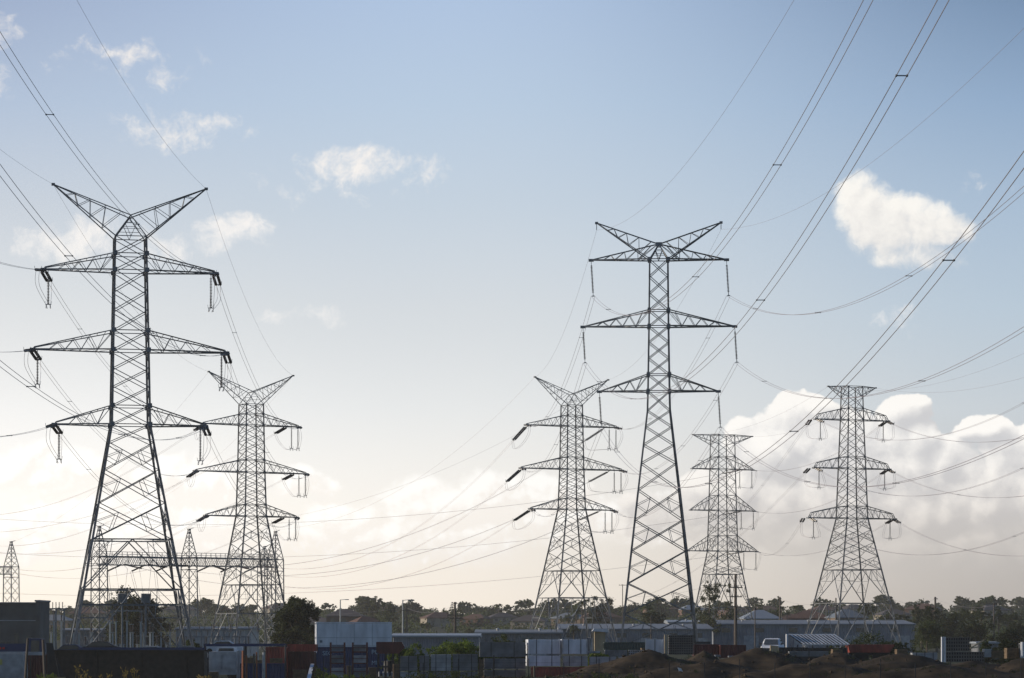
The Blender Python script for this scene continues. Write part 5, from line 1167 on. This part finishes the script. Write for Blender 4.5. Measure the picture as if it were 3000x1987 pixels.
# clods, stones and tufts lying on the heaps
rg = random.Random(77); hs = [o for o in bpy.data.objects if o.name.startswith('soil_heap')]; v = []; f = []; gv = []; gf = []
for o in hs:
    vs = [x for x in o.data.vertices if x.co.z > .12]
    for k in range(170):
        p = rg.choice(vs).co+o.location+Vector((rg.uniform(-.2,.2),rg.uniform(-.2,.2),.02)); s_ = .04+.22*rg.random()**4; i = len(v)
        for q_ in ((1,0,0),(-1,0,0),(0,1,0),(0,-1,0),(0,0,.8),(0,0,-.6)): v.append(tuple(p+Vector(q_)*s_*rg.uniform(.6,1.3)))
        f += [(i,i+2,i+4),(i+2,i+1,i+4),(i+1,i+3,i+4),(i+3,i,i+4),(i+2,i,i+5),(i+1,i+2,i+5),(i+3,i+1,i+5),(i,i+3,i+5)]
    for k in range(26):
        c = rg.choice(vs).co+o.location
        for b_ in range(14):
            p = c+Vector((rg.gauss(0,.22),rg.gauss(0,.22),-.03)); d = Vector((rg.gauss(0,.12),rg.gauss(0,.1),rg.uniform(.12,.42))); i = len(gv); gv += [tuple(p-Vector((.02,0,0))),tuple(p+Vector((.02,0,0))),tuple(p+d)]; gf.append((i,i+1,i+2))
tag(add('clods', mesh_of('clods', v, f, M['soil'])), 'dark clods and stones scattered over the soil heaps', 'rubble', kind='stuff')
tag(add('grass_tufts', mesh_of('grass_tufts', gv, gf, M['leaf_mid'])), 'short olive grass tufts sprouting on the soil heaps', 'grass', kind='stuff')

# ---------------------------------------------------------------- near fence and weeds
r = empty('wire_fence', (0,208,0), 0, 'thin dark wire fence running across the very front', 'fence')
for x in range(1240, 3100, 103):
    hh = ZP(1930 if (x//103)%2 else 1943,208); MB().bar((XP(x,208),0,-.2),(XP(x,208),0,hh),.055).build('fence_post', M['black'], r)
for x in (948,1024,1146): MB().bar((XP(x,208),0,-.2),(XP(x,208),0,ZP(1925,208)),.05).build('fence_post', M['black'], r)
mb = MB()
for z in (1.45,1.85,2.2): mb.bar((XP(900,208),0,z),(XP(3100,208),0,z),.012)
mb.build('strand_wire', M['black'], r); MB().bar((XP(1443,208),-.05,-.2),(XP(1447,208),-.05,ZP(1920,208)),.09).build('brace_post', M['timber'], r)
def weeds(x, Y, yt, label, n, spread, m, w_=.02, seed=1, lean=.25):
    rg = random.Random(seed); H = ZP(yt,Y); v = []; f = []
    for i in range(n):
        bx_, by_ = rg.gauss(0,spread), rg.gauss(0,.5); hh = H*rg.uniform(.55,1.02); lx = rg.uniform(-lean,lean)*hh; p0 = Vector((bx_,by_,-.1)); pts = [p0+Vector((lx*t*t,0,hh*t)) for t in (0,.35,.7,1)]
        for a_, b_, wa, wb in zip(pts, pts[1:], (w_,w_*.9,w_*.6), (w_*.9,w_*.6,w_*.15)):
            k = len(v); v += [tuple(a_-Vector((wa,0,0))),tuple(a_+Vector((wa,0,0))),tuple(b_+Vector((wb,0,0))),tuple(b_-Vector((wb,0,0)))]; f.append((k,k+1,k+2,k+3))
        for q_ in range(4):
            c = pts[2].lerp(pts[3], rg.random()); d = Vector((rg.uniform(-.25,.25), rg.uniform(-.1,.1), rg.uniform(.02,.2))); k = len(v); v += [tuple(c),tuple(c+d*.5+Vector((0,0,-w_*2))),tuple(c+d),tuple(c+d*.5+Vector((0,0,w_*2)))]; f.append((k,k+1,k+2,k+3))
    o = add('tall_weeds', mesh_of('tall_weeds', v, f, m)); o.location = (XP(x,Y),Y,0); T(o, label, 'weeds', 'tall weeds in front of the yard')
for i, a_ in enumerate([(235,222,1938,'dry orange stalks crossing in front of the skip',7,.35,'dry'),(372,222,1950,'short dry stalks in front of the skip middle',5,.25,'dry'),(395,222,1946,'leaning dry stalks right of the short ones',5,.2,'dry'),(300,224,1962,'thin dry grass low before the skip',10,.8,'dry'),(938,228,1952,'olive weeds at the foot of the leaning white panel',40,.3,'leaf_mid'),(972,226,1972,'bright yellow green weeds below the left stillage pile',50,.35,'leaf_bright'),
        (1020,226,1976,'yellow green weeds below the right stillage pile',40,.3,'leaf_bright'),(1075,228,1970,'dry weeds below the rusty machine',40,.5,'leaf_mid'),(1240,226,1966,'pale weeds before the narrow grey stacks',50,.7,'leaf_mid'),(1335,226,1964,'weeds before the wide grey stack',50,.8,'leaf_mid'),(1760,226,1968,'spiky weeds on the spur of soil',40,.6,'leaf_mid'),(1840,226,1972,'low spiky weeds right of the spur',30,.5,'leaf_mid'),(140,224,1972,'green weeds below the leaning posts',40,.4,'leaf_bright'),(600,224,1974,'dry weeds at the right end of the skip',25,.4,'dry')]):
    weeds(*a_[:4], n=a_[4], spread=a_[5], m=M[a_[6]], seed=i+5, w_=.035 if a_[6] == 'dry' else .03)

# timber pallets and odd crates between the larger things
M['pallet'] = paint('pallet_timber', (.13,.09,.055), rough=.9, var=.35, scale=4)
for x0,x1,yt,yb,Y,lb in [(708,742,1926,1944,262,'pallet pile on the low dark blue bin'),(748,775,1934,1944,262,'low pallet pile beside the slim orange post'),(790,828,1928,1943,262,'pallet pile on the bin in front of the orange red container'),(858,900,1962,1992,258,'pallet pile in front of the dark red container'),
        (1016,1030,1950,1992,262,'narrow pallet pile between the two stillage piles'),(1080,1104,1955,1992,262,'narrow pallet pile between stillages and machine'),(1152,1170,1945,1992,258,'narrow pallet pile left of the grey panel stacks'),(1404,1417,1932,1992,262,'thin pallet pile at the foot of the long grey stack'),
        (1880,1892,1898,1924,276,'thin pallet pile beside the small perforated stack'),(2190,2215,1906,1926,276,'pallet pile between the dark red container and the pickup'),(2440,2470,1902,1922,270,'pallet pile in the weeds below the lean-to'),(2628,2660,1902,1926,276,'pallet pile behind the red trailer drawbar'),(2905,2940,1905,1930,262,'pallet pile by the dark shrubs at the right'),(2950,2985,1898,1930,266,'taller pallet pile left of the bright white post'),(612,640,1968,1992,254,'pallet pile in front of the box truck')]:
    slab_stack(x0,x1,yt,yb,Y,M['pallet'],lb,lay=.15,straps=0,cat='pallet stack',name='pallet_stack',group='piles of timber pallets',Dp=1.1,rz=R(4))

# ---------------------------------------------------------------- evening haze over the whole place
hm = bpy.data.materials.new('thin_haze'); hm.use_nodes = True; hn = hm.node_tree; hn.nodes.clear()
vo = hn.nodes.new('ShaderNodeVolumePrincipled'); vo.inputs['Density'].default_value = .00011; vo.inputs['Color'].default_value = (1,.96,.90,1); vo.inputs['Anisotropy'].default_value = .3
oo = hn.nodes.new('ShaderNodeOutputMaterial'); hn.links.new(vo.outputs[0], oo.inputs['Volume'])
hb_ = MB().box((-1500,-60,-30),(1500,2300,70)).build('haze', hm); tag(hb_, 'thin pale evening haze over the yard and hill', 'haze', kind='stuff')
